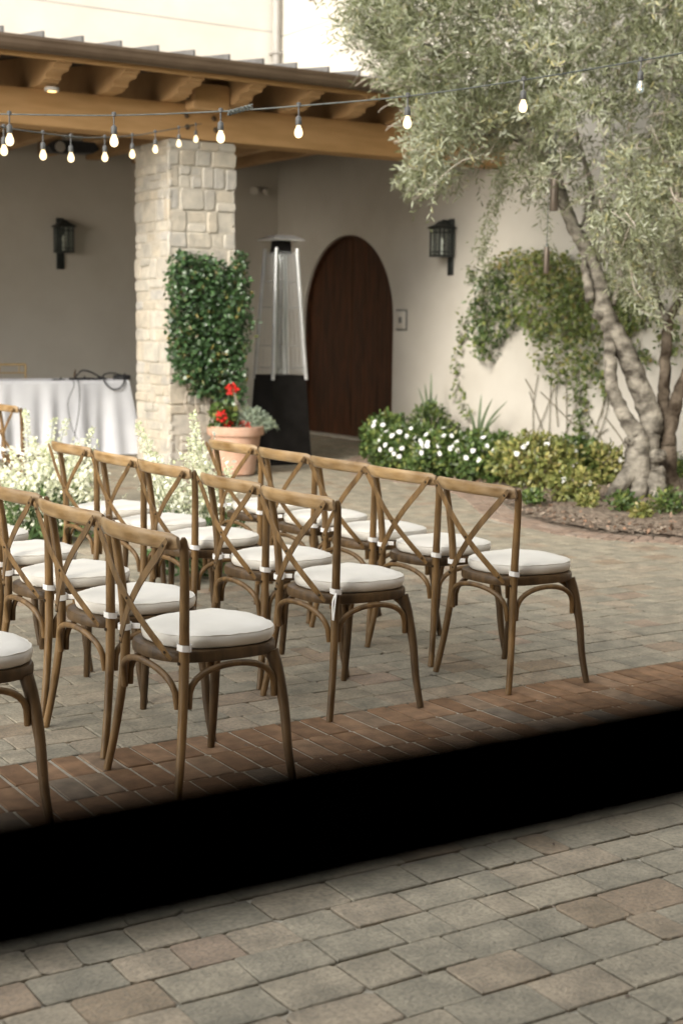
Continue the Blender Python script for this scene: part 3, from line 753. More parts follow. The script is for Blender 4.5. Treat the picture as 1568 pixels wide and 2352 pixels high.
# ------------------------------------------------------------------ vine on the wall
wt = tag(empty('wall_vine', (XR, 12.0, 0)), 'leafy vine with trailing stems spread over the pale wall behind the olive trunk', 'climbing vine')
WP = [(1112, 640), (1135, 610), (1170, 585), (1205, 568), (1260, 577), (1320, 580), (1370, 600), (1420, 640), (1480, 680), (1505, 720), (1490, 755), (1420, 780), (1392, 830), (1372, 880), (1340, 855), (1300, 885), (1265, 865), (1238, 795), (1212, 735), (1185, 765), (1155, 800), (1135, 835), (1118, 795), (1102, 750), (1108, 690)]
pos = []; ti = []
def wl(x, y, tt, dmax=.22):
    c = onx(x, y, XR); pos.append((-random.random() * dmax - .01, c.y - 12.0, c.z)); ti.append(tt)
while len(pos) < 4200:
    x, y = random.uniform(1095, 1510), random.uniform(565, 890)
    if not inpoly(x, y, WP): continue
    k = .5 + .5 * math.sin(x * .045 + 2 * math.sin(y * .03)) * math.sin(y * .05 + x * .01)
    if y > 770 and x > 1215 and random.random() < .5: continue
    if random.random() < (1 - k) * .35: continue
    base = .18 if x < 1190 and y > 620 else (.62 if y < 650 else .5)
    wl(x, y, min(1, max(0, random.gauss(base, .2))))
for path, cnt, sp in (([(1100, 690), (1075, 740), (1062, 800), (1052, 850), (1068, 910), (1085, 960)], 130, 10), ([(1115, 730), (1105, 790), (1120, 830)], 60, 8), ([(1330, 870), (1350, 930), (1340, 1000), (1370, 1040)], 240, 22),
                      ([(1385, 840), (1400, 900)], 60, 12), ([(1270, 640), (1500, 700)], 200, 30), ([(1440, 780), (1500, 830)], 90, 14), ([(1520, 700), (1560, 820)], 160, 24), ([(1080, 640), (1100, 610)], 20, 9)):
    for _ in range(cnt):
        s = random.random() * (len(path) - 1); i = int(s); f = s - i
        x = path[i][0] * (1 - f) + path[i + 1][0] * f + random.gauss(0, sp * .6); yv = path[i][1] * (1 - f) + path[i + 1][1] * f + random.gauss(0, sp * .6)
        wl(x, yv, min(1, max(0, random.gauss(.4, .22))), .12)
pos = np.array(pos); n = len(pos)
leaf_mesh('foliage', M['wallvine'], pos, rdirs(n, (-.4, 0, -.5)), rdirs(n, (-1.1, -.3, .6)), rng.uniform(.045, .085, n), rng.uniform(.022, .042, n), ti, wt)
sm = MB()
for a, b in (((1225, 1010), (1235, 860)), ((1225, 1010), (1275, 880)), ((1215, 900), (1250, 1000)), ((1260, 1000), (1265, 850)), ((1300, 1010), (1300, 860)), ((1290, 1010), (1340, 880)), ((1240, 900), (1320, 980)), ((1360, 1040), (1400, 900)),
             ((1350, 1035), (1395, 985)), ((1320, 900), (1380, 1010)), ((1390, 960), (1450, 1060)), ((1440, 1010), (1390, 1060)), ((1205, 870), (1225, 905)), ((1280, 980), (1285, 850)), ((1395, 900), (1345, 1050)), ((1400, 820), (1380, 960))):
    A = onx(a[0], a[1], XR - .03); B = onx(b[0], b[1], XR - .03); m_ = (A + B) / 2 + Vector((0, random.gauss(0, .04), random.gauss(0, .03)))
    o_ = Vector((XR, 12, 0)); sm.tube(smooth([A - o_, m_ - o_, B - o_], 5), .0055, seg=5)
sm.build('stem', M['vinestem'], wt)

# ------------------------------------------------------------------ planting bed shrubs
def shrub(label, px, py, w_, h_, material, nleaf, nflow, cat='shrub', name='flowering_shrub', push=0.0, dw=None):
    c = onz(px, py); d = Vector((c.x, c.y, 0)).normalized(); c = c + d * push
    t = tag(empty(name, (c.x, c.y, 0.03)), label, cat, 'shrubs in the planting bed')
    n = nleaf; dd = rdirs(n); dd /= np.linalg.norm(dd, axis=1, keepdims=True)
    r = .35 + .65 * rng.random(n) ** .6
    lob = 1 + .16 * np.sin(dd[:, 0] * 7 + px) * np.sin(dd[:, 1] * 6 + dd[:, 2] * 5)
    pos = dd * (r * lob)[:, None] * np.array([w_, dw or w_, h_ * .55]) + np.array([0, 0, h_ * .52])
    pos[:, 2] = np.maximum(pos[:, 2], .02 + rng.random(n) * .05)
    lump = np.sin(pos[:, 0] * 15 + px) * np.sin(pos[:, 1] * 14) * np.sin(pos[:, 2] * 13 + 1)
    ti = np.clip(rng.normal(.42, .22, n) + .3 * lump, 0, 1)
    leaf_mesh('foliage', material, pos, dd * .8 + rdirs(n) * .8 + np.array([0, 0, .2]), dd + rdirs(n) * .6 + np.array([0, 0, .6]), rng.uniform(.04, .075, n), rng.uniform(.02, .036, n), ti, t)
    s = MB()
    for k in range(7):
        an = random.random() * 6.3; s.tube(smooth([(0.03 * math.cos(an), .03 * math.sin(an), 0), (.3 * w_ * math.cos(an), .3 * w_ * math.sin(an), h_ * .4), (.6 * w_ * math.cos(an), .6 * w_ * math.sin(an), h_ * .8)], 4), .006, seg=5)
    s.build('stem', M['twig'], t)
    if nflow:
        for k in range(nflow):
            P = []; D = []; N = []
            v = Vector((random.gauss(0, 1) - .55, random.gauss(0, 1) - .75, random.gauss(0, .5) + .75)).normalized()
            c0 = Vector((v.x * w_, v.y * (dw or w_), v.z * h_ * .55)) * 1.0 + Vector((0, 0, h_ * .53))
            a = v.orthogonal().normalized(); b = v.cross(a); r0 = random.uniform(.026, .042)
            for q_ in range(6):
                an = q_ * 1.047 + random.random() * .3; dr = a * math.cos(an) + b * math.sin(an)
                P.append(c0); D.append(dr + v * .35); N.append(v)
            leaf_mesh('bloom', M['petal'], np.array(P), np.array(D), np.array(N), rng.uniform(.022, .036, len(P)), .03, [.5] * len(P), t)
    return t
shrub('dark green shrub with few white blooms beside the arched door', 885, 1078, .28, .54, M['shrub'], 2600, 9)
shrub('white blooming green shrub, first to the right of the shrub beside the door', 945, 1092, .40, .46, M['shrub'], 3200, 30)
shrub('bushy shrub thick with white blooms in the middle of the bed', 1035, 1102, .46, .46, M['shrub'], 3600, 38)
shrub('leafy green shrub with white blooms fading to yellow on its right', 1120, 1112, .42, .44, M['shrub'], 3200, 16)
shrub('large yellow green shrub with small white blooms left of the olive trunk', 1225, 1128, .42, .48, M['yshrub'], 3000, 7)
shrub('dark leafed shrub with two white blooms close to the olive trunk', 1320, 1118, .34, .42, M['shrub'], 2200, 4)
shrub('low yellow green shrub in front, nearest the brick edging', 1315, 1165, .2, .28, M['yshrub'], 1100, 3)
shrub('pale yellow shrub tight against the olive trunk base', 1385, 1125, .2, .38, M['yshrub'], 900, 1)
shrub('dark rounded leafy shrub against the wall without blooms', 985, 1052, .26, .55, M['shrub'], 1600, 0, name='leafy_shrub', push=.4)
for (px, py, s, lab) in ((1225, 1172, .10, 'tiny green seedling at the left tip of the mulch'), (1345, 1180, .08, 'small low weed in mulch below the olive roots'), (1430, 1190, .13, 'small green sprig in front of the olive roots'),
                         (1530, 1195, .17, 'light green young plant at the right edge of the bed'), (1545, 1110, .2, 'green plant behind the olive trunk at far right'), (1470, 1205, .08, 'tiny yellowish weed close to the brick edging')):
    c = onz(px, py); t = tag(empty('small_plant', (c.x, c.y, .05)), lab, 'plant', 'small plants in the mulch')
    leafball('foliage', M['yshrub'] if px in (1345, 1470) else M['shrub'], (0, 0, s * .6), (s, s, s * .7), int(220 + 900 * s), .05, .022, t, shell=.2)
# strap leaved plants by the wall
for (px, py, lab, blades) in ((985, 1040, 'tall spiky strap leaf plant by the wall, with upright blades', ((975, 880), (990, 855), (1003, 905), (960, 890), (1012, 925), (950, 925))),
                              (1095, 1040, 'spiky strap leaf plant by the wall, with blades leaning right', ((1130, 915), (1165, 920), (1105, 905), (1075, 930), (1118, 940), (1150, 950)))):
    b0 = onz(px, py); b0 = Vector((10.05, b0.y * 10.05 / b0.x, .05))
    t = tag(empty('strap_leaf_plant', b0), lab, 'plant', 'strap leaf plants by the wall')
    for bx, by in blades:
        tip = onx(bx, by, 10.05 + random.uniform(-.15, .15)) - b0
        m_ = Vector((tip.x * .4, tip.y * .35, tip.z * .6)); pts = smooth([Vector((0, 0, 0)), m_, tip], 6); l = MB()
        n = len(pts); wd = [.02 * math.sin(math.pi * (.12 + .86 * k / (n - 1))) for k in range(n)]
        side = Vector((.5, -.85, 0))
        l.sweep(pts, [side] * n, [Vector((.85, .5, .1))] * n, [(-1, 0), (0, .15), (1, 0), (0, -.15)], scale=wd); l.build('blade', M['strap'], t)

# ------------------------------------------------------------------ olive tree
TW = 12.75
tb = atw(1490, 1150, TW); tb.z = 0.03
tree = tag(empty('olive_tree', tb), 'old olive tree with gnarled twisting trunks and silvery grey green crown', 'tree')
def limb(pts, dws=0.0, mi=0, n=6, noise=.05, mb=None):
    P = [atw(x, y, TW + (d if len(rest) else 0)) - tb for x, y, wpx, *rest in pts for d in [rest[0] if rest else 0]]
    Rr = [wpx * .92 / 2 / 257.0 for x, y, wpx, *rest in pts]
    S = smooth(P, n); r = lerps(Rr, n)
    # gnarl: small random sway
    S = [p + Vector((random.gauss(0, .005), random.gauss(0, .005), 0)) for p in S]
    mb.tube(S, r, seg=14, noise=noise, mi=mi)
tk = MB()
limb([(1490, 1160, 100), (1480, 1110, 78), (1478, 1060, 72), (1486, 1000, 62), (1494, 965, 58), (1476, 909, 54), (1446, 834, 52), (1416, 774, 50), (1386, 717, 46), (1374, 654, 42), (1346, 575, 36), (1318, 528, 31), (1298, 480, 28), (1278, 428, 23), (1250, 350, 17), (1200, 260, 11)], mb=tk)
limb([(1462, 1120, 70, -.1), (1462, 1040, 60, -.12), (1462, 1000, 46, -.12), (1431, 954, 36, -.12), (1410, 905, 32, -.1), (1402, 860, 32, -.1), (1400, 800, 30, -.05), (1392, 760, 20, 0)], mb=tk)
limb([(1392, 1145, 12, -.3), (1412, 1125, 30, -.25), (1440, 1095, 46, -.15), (1462, 1060, 60, -.05)], mb=tk)
limb([(1530, 1172, 36, -.3), (1508, 1130, 44, -.2), (1500, 1085, 60, -.08)], mb=tk)
limb([(1455, 1165, 30, -.35), (1466, 1125, 40, -.2), (1475, 1080, 60, -.05)], mb=tk)
limb([(1524, 1042, 16, -.2), (1512, 1046, 34, -.16), (1490, 1052, 46, -.06)], mb=tk)
limb([(1438, 1008, 12, -.2), (1448, 1014, 26, -.17), (1466, 1028, 40, -.08)], mb=tk)
limb([(1362, 728, 10, -.06), (1374, 724, 24, -.05), (1396, 720, 32, 0)], mb=tk)
tk.build('trunk', M['bark'], tree, autosmooth=None)
tk = MB()
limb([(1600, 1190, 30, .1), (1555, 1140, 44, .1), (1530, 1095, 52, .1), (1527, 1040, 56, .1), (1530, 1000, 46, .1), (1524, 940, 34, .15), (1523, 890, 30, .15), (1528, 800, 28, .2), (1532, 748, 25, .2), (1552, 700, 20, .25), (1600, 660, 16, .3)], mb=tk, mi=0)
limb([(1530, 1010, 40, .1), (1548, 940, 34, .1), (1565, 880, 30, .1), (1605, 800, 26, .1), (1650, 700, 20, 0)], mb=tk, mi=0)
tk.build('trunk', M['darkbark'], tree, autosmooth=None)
tk = MB()
limb([(1361, 640, 22, .1), (1358, 600, 18, .1), (1342, 545, 16, .1), (1323, 520, 15, .1), (1292, 430, 12, .1), (1262, 360, 9, .1)], mb=tk)
limb([(1376, 600, 16, .1), (1366, 556, 15, .1), (1359, 510, 14, .1), (1355, 420, 12, .1), (1334, 345, 10, .1), (1300, 240, 7, .1)], mb=tk)
limb([(1330, 530, 9, .1), (1344, 490, 8, .1), (1342, 440, 7, .1), (1352, 400, 6, .1)], mb=tk)
limb([(1356, 690, 26, -.06), (1346, 640, 22, -.06), (1341, 605, 16, -.06), (1343, 585, 8, -.04)], mb=tk)
limb([(1408, 700, 12), (1412, 675, 11), (1424, 650, 9), (1428, 600, 7), (1470, 520, 5)], mb=tk)
limb([(1384, 600, 12, .1), (1396, 560, 11, .1), (1420, 480, 9, .2), (1450, 400, 8, .2), (1500, 300, 6, .2)], mb=tk)
limb([(1530, 740, 16, .2), (1512, 690, 12, .2), (1500, 640, 9, .2), (1470, 560, 7, .2)], mb=tk)
limb([(1250, 350, 12), (1180, 320, 9, -.1), (1100, 310, 7, -.3), (1020, 320, 5, -.5), (960, 350, 3, -.5)], mb=tk)
limb([(1200, 260, 10), (1120, 190, 8, -.2), (1030, 130, 6, -.4), (930, 80, 4, -.6)], mb=tk)
limb([(1250, 350, 12), (1260, 260, 9, .2), (1300, 150, 7, .3), (1320, 40, 6, .3), (1330, -100, 5, .3)], mb=tk)
tk.build('branch', M['bark'], tree, autosmooth=None)

CR = [(792, -20), (815, 30), (838, 72), (862, 108), (885, 135), (900, 160), (925, 192), (900, 215), (930, 235), (965, 240), (985, 285), (965, 318), (936, 352), (950, 392), (945, 432), (968, 448), (1000, 428), (1030, 412), (1062, 398), (1090, 368), (1130, 352), (1190, 352), (1212, 398),
      (1255, 425), (1300, 420), (1335, 440), (1352, 500), (1385, 560), (1420, 640), (1450, 700), (1485, 690), (1500, 640), (1530, 690), (1568, 700), (1640, 720), (1850, 640), (1850, -330), (740, -330), (760, -100)]
cl = []
while len(cl) < 1500:
    x, y = random.uniform(740, 1850), random.uniform(-330, 730)
    if not inpoly(x, y, CR): continue
    # thin out the interior brown gap zones
    if ((x - 1180) / 75) ** 2 + ((y - 290) / 55) ** 2 < 1 and random.random() < .55: continue
    if ((x - 1330) / 60) ** 2 + ((y - 420) / 60) ** 2 < 1 and random.random() < .45: continue
    if x > 1400 and y > 480 and random.random() < .3: continue
    edge = 1.0
    cl.append((x, y, random.gauss(-.25, .75)))
while len(cl) < 1720:
    x, y = random.uniform(800, 1300), random.uniform(-40, 330)
    if inpoly(x, y, CR): cl.append((x, y, random.gauss(-.2, .6)))
PX = []; DIR = []; TI = []; NR = []; LN = []
twg = MB()
centre = atw(1330, 250, TW) - tb
wallgap = Vector((1, 0, 0))
for (x, y, dz) in cl:
    c = atw(x, y, TW + dz)
    if c.x > XR - .25: c.x = XR - .25 - random.random() * .5
    c -= tb
    out = (c - centre); out.z *= .6; out = out.normalized() if out.length > .05 else Vector((0, 0, 1))
    base_t = random.gauss(.46, .19)
    for k in range(random.randint(5, 8)):
        d = (out * .9 + Vector((random.gauss(0, .6), random.gauss(0, .6), random.gauss(.12, .55)))).normalized()
        p0 = c + Vector((random.gauss(0, .07), random.gauss(0, .07), random.gauss(0, .07)))
        Lt = random.uniform(.14, .28); droop = random.uniform(0, .10)
        if k < 1: twg.tube([p0 - d * .1, p0 + d * Lt * .5, p0 + d * Lt + Vector((0, 0, -droop))], [.003, .0022, .0012], seg=4)
        a = d.orthogonal().normalized(); b = d.cross(a)
        nl = random.randint(9, 14)
        for i in range(nl):
            f = (i + .5) / nl; an = i * 2.4 + random.random()
            pp = p0 + d * (Lt * f) + Vector((0, 0, -droop * f * f))
            ld = d * .75 + (a * math.cos(an) + b * math.sin(an)) * .75
            PX.append(pp); DIR.append(ld); NR.append((random.gauss(0, .6) - .2, random.gauss(0, .6) - .3, random.gauss(.6, .6)))
            TI.append(min(1, max(0, random.gauss(base_t, .2)))); LN.append(random.uniform(.05, .085))
# hanging strand in front of the wall
for path, cnt, sp in (([(1160, 380), (1150, 430), (1125, 500), (1105, 570), (1112, 640)], 750, 15), ([(1210, 420), (1190, 460)], 60, 18), ([(1255, 440), (1265, 600)], 90, 8), ([(1480, 420), (1440, 560), (1470, 700)], 900, 34), ([(1540, 420), (1530, 660)], 800, 34)):
    for _ in range(cnt):
        s = random.random() * (len(path) - 1); i = int(s); f = s - i
        x = path[i][0] * (1 - f) + path[i + 1][0] * f + random.gauss(0, sp * .7); yv = path[i][1] * (1 - f) + path[i + 1][1] * f + random.gauss(0, sp * .7)
        PX.append(atw(x, yv, TW - .3 + random.gauss(0, .1)) - tb); DIR.append((random.gauss(0, .6), random.gauss(0, .6), random.gauss(-.5, .5))); NR.append((random.gauss(0, .6), random.gauss(0, .6) - .4, random.gauss(.5, .5)))
        TI.append(min(1, max(0, random.gauss(.45, .2)))); LN.append(random.uniform(.04, .065))
n = len(PX)
leaf_mesh('crown', M['olive'], np.array([tuple(p) for p in PX]), np.array([tuple(p) for p in DIR]), np.array(NR), np.array(LN), np.array(LN) * .19, TI, tree, bend=.1)
# bare and pale twigs
def px_twig(pts, r=.006, d=-.6):
    S = smooth([atw(x, y, TW + d) - tb for x, y in pts], 5); twg.tube(S, [r * (1 - .6 * k / (len(S) - 1)) for k in range(len(S))], seg=5)
for pts in ([(1010, 262), (960, 250), (915, 238), (884, 244), (868, 258)], [(1000, 275), (950, 262), (905, 285), (885, 300)], [(1010, 290), (960, 284), (925, 288), (888, 290)], [(1030, 300), (980, 305), (930, 315), (905, 330)], [(1000, 305), (965, 310), (930, 318), (905, 326)],
            [(1000, 330), (960, 345), (925, 340)], [(970, 245), (940, 262), (915, 252)], [(905, 185), (870, 175), (840, 182), (815, 198)], [(890, 195), (862, 188), (850, 205)], [(960, 190), (905, 200), (880, 215)], [(860, 185), (852, 170), (842, 178)],
            [(1420, 590), (1460, 480), (1500, 420), (1540, 380), (1580, 330)], [(1290, 425), (1350, 400), (1410, 350), (1440, 300), (1500, 200)], [(1440, 300), (1480, 150), (1560, 60)], [(1380, 150), (1420, 80), (1470, 20), (1500, -40)], [(1400, 250), (1420, 170), (1465, 90), (1510, 40)],
            [(1170, 380), (1210, 330), (1230, 300), (1260, 350)], [(1195, 400), (1220, 360), (1240, 310)], [(1150, 300), (1130, 340), (1100, 380)], [(1110, 340), (1080, 290), (1060, 260)], [(1500, 330), (1530, 250), (1545, 130), (1550, 10)], [(1260, 440), (1290, 380), (1310, 330)], [(1480, 290), (1510, 310), (1560, 300)]):
    px_twig(pts, .0065)
for _ in range(170):
    x, y, dz = random.choice(cl); c = atw(x, y, TW + dz)
    if c.x > XR - .5: continue
    c -= tb; v = (centre - c) * random.uniform(.1, .35); m_ = c + v * .5 + Vector((random.gauss(0, .05), random.gauss(0, .05), random.gauss(0, .05)))
    twg.tube(smooth([c, m_, c + v], 3), [.003, .0035, .004, .0045, .005, .006, .007], seg=5)
twg.build('twig', M['twig'], tree, autosmooth=None)

# hanging bronze tubes in the tree
def hang(label, x, y0, y1, wpx, wy, w=11.9):
    top = atw(x, y0, w); bot = atw(x, y1, w); h = top.z - bot.z; c = Vector((top.x, top.y, bot.z))
    t = tag(empty('hanging_tube', c), label, 'hanging tube', 'bronze tubes hung in the olive tree')
    r = wpx / 2 / (F / w); p = MB(); p.lathe([(r * .93, 0), (r, .006), (r, h - .006), (r * .93, h)], seg=18); p.build('tube', M['bronze'], t)
    wt_ = atw(x, wy, w); p = MB(); p.tube([(0, 0, h), (0, 0, wt_.z - c.z)], .0035, seg=5); p.lathe([(.014, h), (.012, h + .02), (.004, h + .028)], seg=10); p.build('wire', M['cable'], t)
hang('bronze tube hanging against the leaning olive trunk, highest of the three', 1273, 412, 484, 20, 150)
hang('slim bronze tube hanging on a long wire in front of the wall vine', 1255, 567, 628, 13, 300, 12.0)
hang('bronze tube hanging in the olive foliage at the right edge', 1556, 428, 512, 20, 200)

# ------------------------------------------------------------------ string lights
def string(label, pts, bulbs, drop, scale, group):
    """pts: list of (px,py,w); bulbs: list of (px, lit)"""
    Pn = [atw(*p) for p in pts]; base = Pn[0].copy()
    t = tag(empty('string_lights', base), label, 'string lights', group)
    S = smooth([p - base for p in Pn], 10); c = MB(); c.tube(S, .0042 * scale, seg=7); c.build('cable', M['cable'], t)
    # image position of every cable sample, to hang the bulbs from the cable itself
    def project(p):
        q_ = p + base - EYE; w_ = q_.dot(FW); return CX + F * q_.dot(RT) / w_
    xs = [project(p) for p in S]
    for bx, lit in bulbs:
        for i in range(len(S) - 1):
            if (xs[i] - bx) * (xs[i + 1] - bx) <= 0:
                f = (bx - xs[i]) / (xs[i + 1] - xs[i]); q_ = S[i] * (1 - f) + S[i + 1] * f; break
        else: continue
        b = MB(); L = drop
        b.lathe([(.006, .0), (.013, -.004), (.013, .014), (.006, .018)][::-1], seg=8, mi=1)
        b.tube([(0, 0, 0), (0, 0, -L)], .0045, seg=6, mi=1)
        b.lathe([(.006, -L + .004), (.0155, -L - .005), (.017, -L - .040), (.0145, -L - .045)], seg=12, mi=1)
        prof_ = [(.010, -L - .045), (.0125, -L - .053), (.020, -L - .070), (.0225, -L - .084), (.0205, -L - .097), (.012, -L - .107), (.003, -L - .110)]
        b.lathe(prof_, seg=16, mi=0)
        o = b.build('light_bulb', [M['bulb'] if lit else M['bulbclear'], M['socket']], t, autosmooth=.9); o.location = q_
        if not lit:
            fl = MB(); fl.tube([(0, 0, -L - .05), (.004, 0, -L - .075), (-.004, 0, -L - .095)], .0035, seg=6); fo_ = fl.build('filament', M['bulb'], o)
string('long string of round bulbs crossing in front of the porch beam and olive crown',
       [(-260, 255, 7.6), (0, 262, 7.6), (260, 265, 7.6), (505, 256, 7.6), (690, 243, 7.5), (935, 221, 7.4), (1200, 184, 7.4), (1470, 139, 7.4), (1568, 121, 7.4), (1800, 70, 7.4)],
       [(-220, 1), (22, 1), (262, 1), (507, 1), (686, 1), (936, 1), (1202, 1), (1471, 0), (1700, 1)], .055, 1.0, 'strings of lights over the courtyard')
string('second string of bulbs sagging back toward the top of the stone column',
       [(-160, 250, 8.0), (0, 290, 8.6), (100, 306, 9.2), (200, 316, 9.9), (300, 312, 10.8), (360, 303, 11.8), (415, 293, 13.0), (463, 284, 14.4)],
       [(9, 1), (99, 1), (163, 1), (241, 1), (304, 1), (357, 1), (411, 1), (450, 1)], .06, 1.0, 'strings of lights over the courtyard')
# cable knot where two lengths of the long string join
k = MB()
kc = atw(552, 252, 7.57)
for i in range(3):
    pts = []
    for q_ in range(14):
        f = q_ / 13; pts.append(RT * ((f - .5) * .13) + Vector((0, 0, .012 * math.sin(f * 15 + i * 2))) + FW * (.012 * math.cos(f * 15 + i * 2)) + Vector((0, 0, (f - .5) * .035)))
    k.tube(pts, .005, seg=6)
o = k.build('cable_tie', M['cable']); o.location = kc; tag(o, 'twisted cable join on the long light string above the column', 'cable tie')

# ------------------------------------------------------------------ table, cloth, cables
TZ = .87; TX0, TX1, TY0, TY1 = 4.1, 6.72, 15.4, 16.15
t = tag(empty('folding_table', ((TX0 + TX1) / 2, (TY0 + TY1) / 2, 0)), 'long table hidden under a white cloth in the porch', 'table')
hxw, hyw = (TX1 - TX0) / 2 - .02, (TY1 - TY0) / 2 - .02
p = MB(); p.box(-hxw, hxw, -hyw, hyw, TZ - .035, TZ - .008, c=.004); p.build('tabletop', M['whiteplastic'], t)
for sx in (-1, 1):
    for sy in (-1, 1):
        p = MB(); p.tube([(sx * (hxw - .15), sy * (hyw - .08), .0), (sx * (hxw - .15), sy * (hyw - .08), TZ - .035)], .015, seg=8); p.build('leg', M['steel'], t)
cl_ = MB(); per = []
def edge_pts(n1, n2):
    out = []
    for k_ in range(n1): out.append((TX0 + (TX1 - TX0) * k_ / n1, TY0, 0, -1))
    for k_ in range(n2): out.append((TX1, TY0 + (TY1 - TY0) * k_ / n2, 1, 0))
    for k_ in range(n1): out.append((TX1 - (TX1 - TX0) * k_ / n1, TY1, 0, 1))
    for k_ in range(n2): out.append((TX0, TY1 - (TY1 - TY0) * k_ / n2, -1, 0))
    return out
ep = edge_pts(110, 34); NE = len(ep); rows = [0, .015, .05, .15, .3, .5, .7, TZ - .012]
for ri, dz in enumerate(rows):
    for i, (x, y, nx_, ny_) in enumerate(ep):
        s = i / NE * 2 * math.pi; fr_ = dz / TZ
        wv = .05 * fr_ * (math.sin(s * 21 + 1.2 * math.sin(s * 5)) * .6 + .4 * math.sin(s * 37 + 2)) + .03 * fr_
        if dz == 0: wv = -.01
        cx_, cy_ = (TX0 + TX1) / 2, (TY0 + TY1) / 2
        # corners: cloth gathers outwards
        cor = max(0, 1 - min(abs(x - TX0), abs(x - TX1)) / .25) * max(0, 1 - min(abs(y - TY0), abs(y - TY1)) / .25)
        ox = (nx_ * wv) + cor * .12 * fr_ * (1 if x > cx_ else -1); oy = (ny_ * wv) + cor * .12 * fr_ * (1 if y > cy_ else -1)
        cl_.v.append((x + ox, y + oy, TZ - dz)); cl_.t.append(.5)
for ri in range(len(rows) - 1):
    for i in range(NE):
        j = (i + 1) % NE; cl_.f.append((ri * NE + i, ri * NE + j, (ri + 1) * NE + j, (ri + 1) * NE + i)); cl_.mi.append(0)
cl_.f.append(tuple(range(NE))); cl_.mi.append(0)
o = cl_.build('tablecloth', M['cloth'], autosmooth=.9); tag(o, 'white tablecloth draped to the floor in folds left of the column', 'tablecloth')
# cables and boxes on the table
def cable(name, label, pts, r=.009):
    c = MB(); c.tube(smooth([Vector(p) for p in pts], 7), r, seg=6); o = c.build(name, M['blackplastic']); tag(o, label, 'cable', 'cables on the white table'); return o
T0 = TZ + .012
def tp(px, z=0.0, dy=.05): c = ony(px, 872, TY0 + dy); return (c.x, TY0 + dy, T0 + z)
cable('cable', 'black cable arching up from the middle of the white table', [tp(170), tp(178, .05), tp(190, .10), tp(210, .08), tp(228, .03), tp(245, 0)])
cable('cable', 'black cable loop hanging over the table edge near the column', [tp(290, .02), tp(275, .05), tp(255, .07), tp(238, .04), (tp(236)[0], TY0 - .03, TZ - .03), (tp(250)[0], TY0 - .05, TZ - .10), (tp(268)[0], TY0 - .045, TZ - .09), (tp(280)[0], TY0 - .02, TZ - .02), tp(286, .02)])
cable('cable', 'thin cord hanging down the front of the white tablecloth', [tp(176), (tp(174)[0], TY0 - .06, TZ - .05), (tp(172)[0], TY0 - .08, TZ - .3), (tp(160)[0], TY0 - .1, TZ - .6), (tp(150)[0], TY0 - .12, .08)], .005)
cable('cable', 'thin cord curving loosely down the left of the tablecloth front', [tp(166), (tp(162)[0], TY0 - .06, TZ - .06), (tp(146)[0], TY0 - .08, TZ - .25), (tp(152)[0], TY0 - .1, TZ - .5), (tp(165)[0], TY0 - .12, .2)], .004)
def gear(name, label, px, w_, h_, d_, cat):
    c = tp(px, 0, .12); t = tag(empty(name, (c[0], c[1], TZ + .001)), label, cat)
    p = MB(); p.box(-w_, w_, -d_, d_, 0, h_, c=.008); p.build('case', M['blackplastic'], t)
    p = MB(); p.tube([(w_ * .4, 0, h_), (w_ * .4, 0, h_ + .02)], .012, seg=8); p.box(-w_ * .6, w_ * .1, -d_ - .004, -d_ + .002, h_ * .3, h_ * .7); p.build('knob', M['socket'], t)
gear('power_adapter', 'black power adapter on the table end beside the column', 280, .09, .055, .06, 'power adapter')
gear('power_strip', 'flat black power strip in the middle of the white table', 185, .13, .025, .04, 'power strip')
gear('cable_box', 'low black junction box between the cables on the table', 222, .06, .022, .04, 'junction box')
gear('small_microphone_base', 'small black microphone base at left on the white table', 135, .07, .012, .04, 'microphone base')
t = tag(empty('plug', (tp(176)[0], TY0 + .1, TZ + .024)), 'upright dark plug standing on the table power strip', 'plug')
p = MB(); p.tube([(0, 0, 0), (0, 0, .06), (.01, 0, .1)], [.018, .014, .008], seg=8); p.build('plug_body', M['gutter'], t)

# gold chair behind the table, only its back frame rises above the cloth
c = ony(18, 850, 16.75); t = tag(empty('gold_chair', (c.x - .05, 16.75, 0)), 'gold framed chair behind the white table at the left edge', 'chair')
zt = ony(18, 836, 16.75).z
for s in (-1, 1):
    p = MB(); p.tube([(s * .2, .2, 0), (s * .2, .2, .45)], .013, seg=8); p.build('leg', M['gold'], t)
    p = MB(); p.tube([(s * .2, -.2, 0), (s * .2, -.18, .46), (s * .2, -.22, zt)], .013, seg=8); p.build('leg', M['gold'], t)
p = MB(); p.tube([(-.2, -.22, zt), (.2, -.22, zt)], .014, seg=8); p.tube([(-.2, -.21, zt - .1), (.2, -.21, zt - .1)], .009, seg=8); p.tube([(-.12, -.21, zt - .1), (-.12, -.22, zt)], .007); p.tube([(.12, -.21, zt - .1), (.12, -.22, zt)], .007); p.build('back_frame', M['gold'], t)
p = MB(); p.box(-.21, .21, -.19, .21, .45, .49, c=.012); p.build('seat', M['cushion'], t)

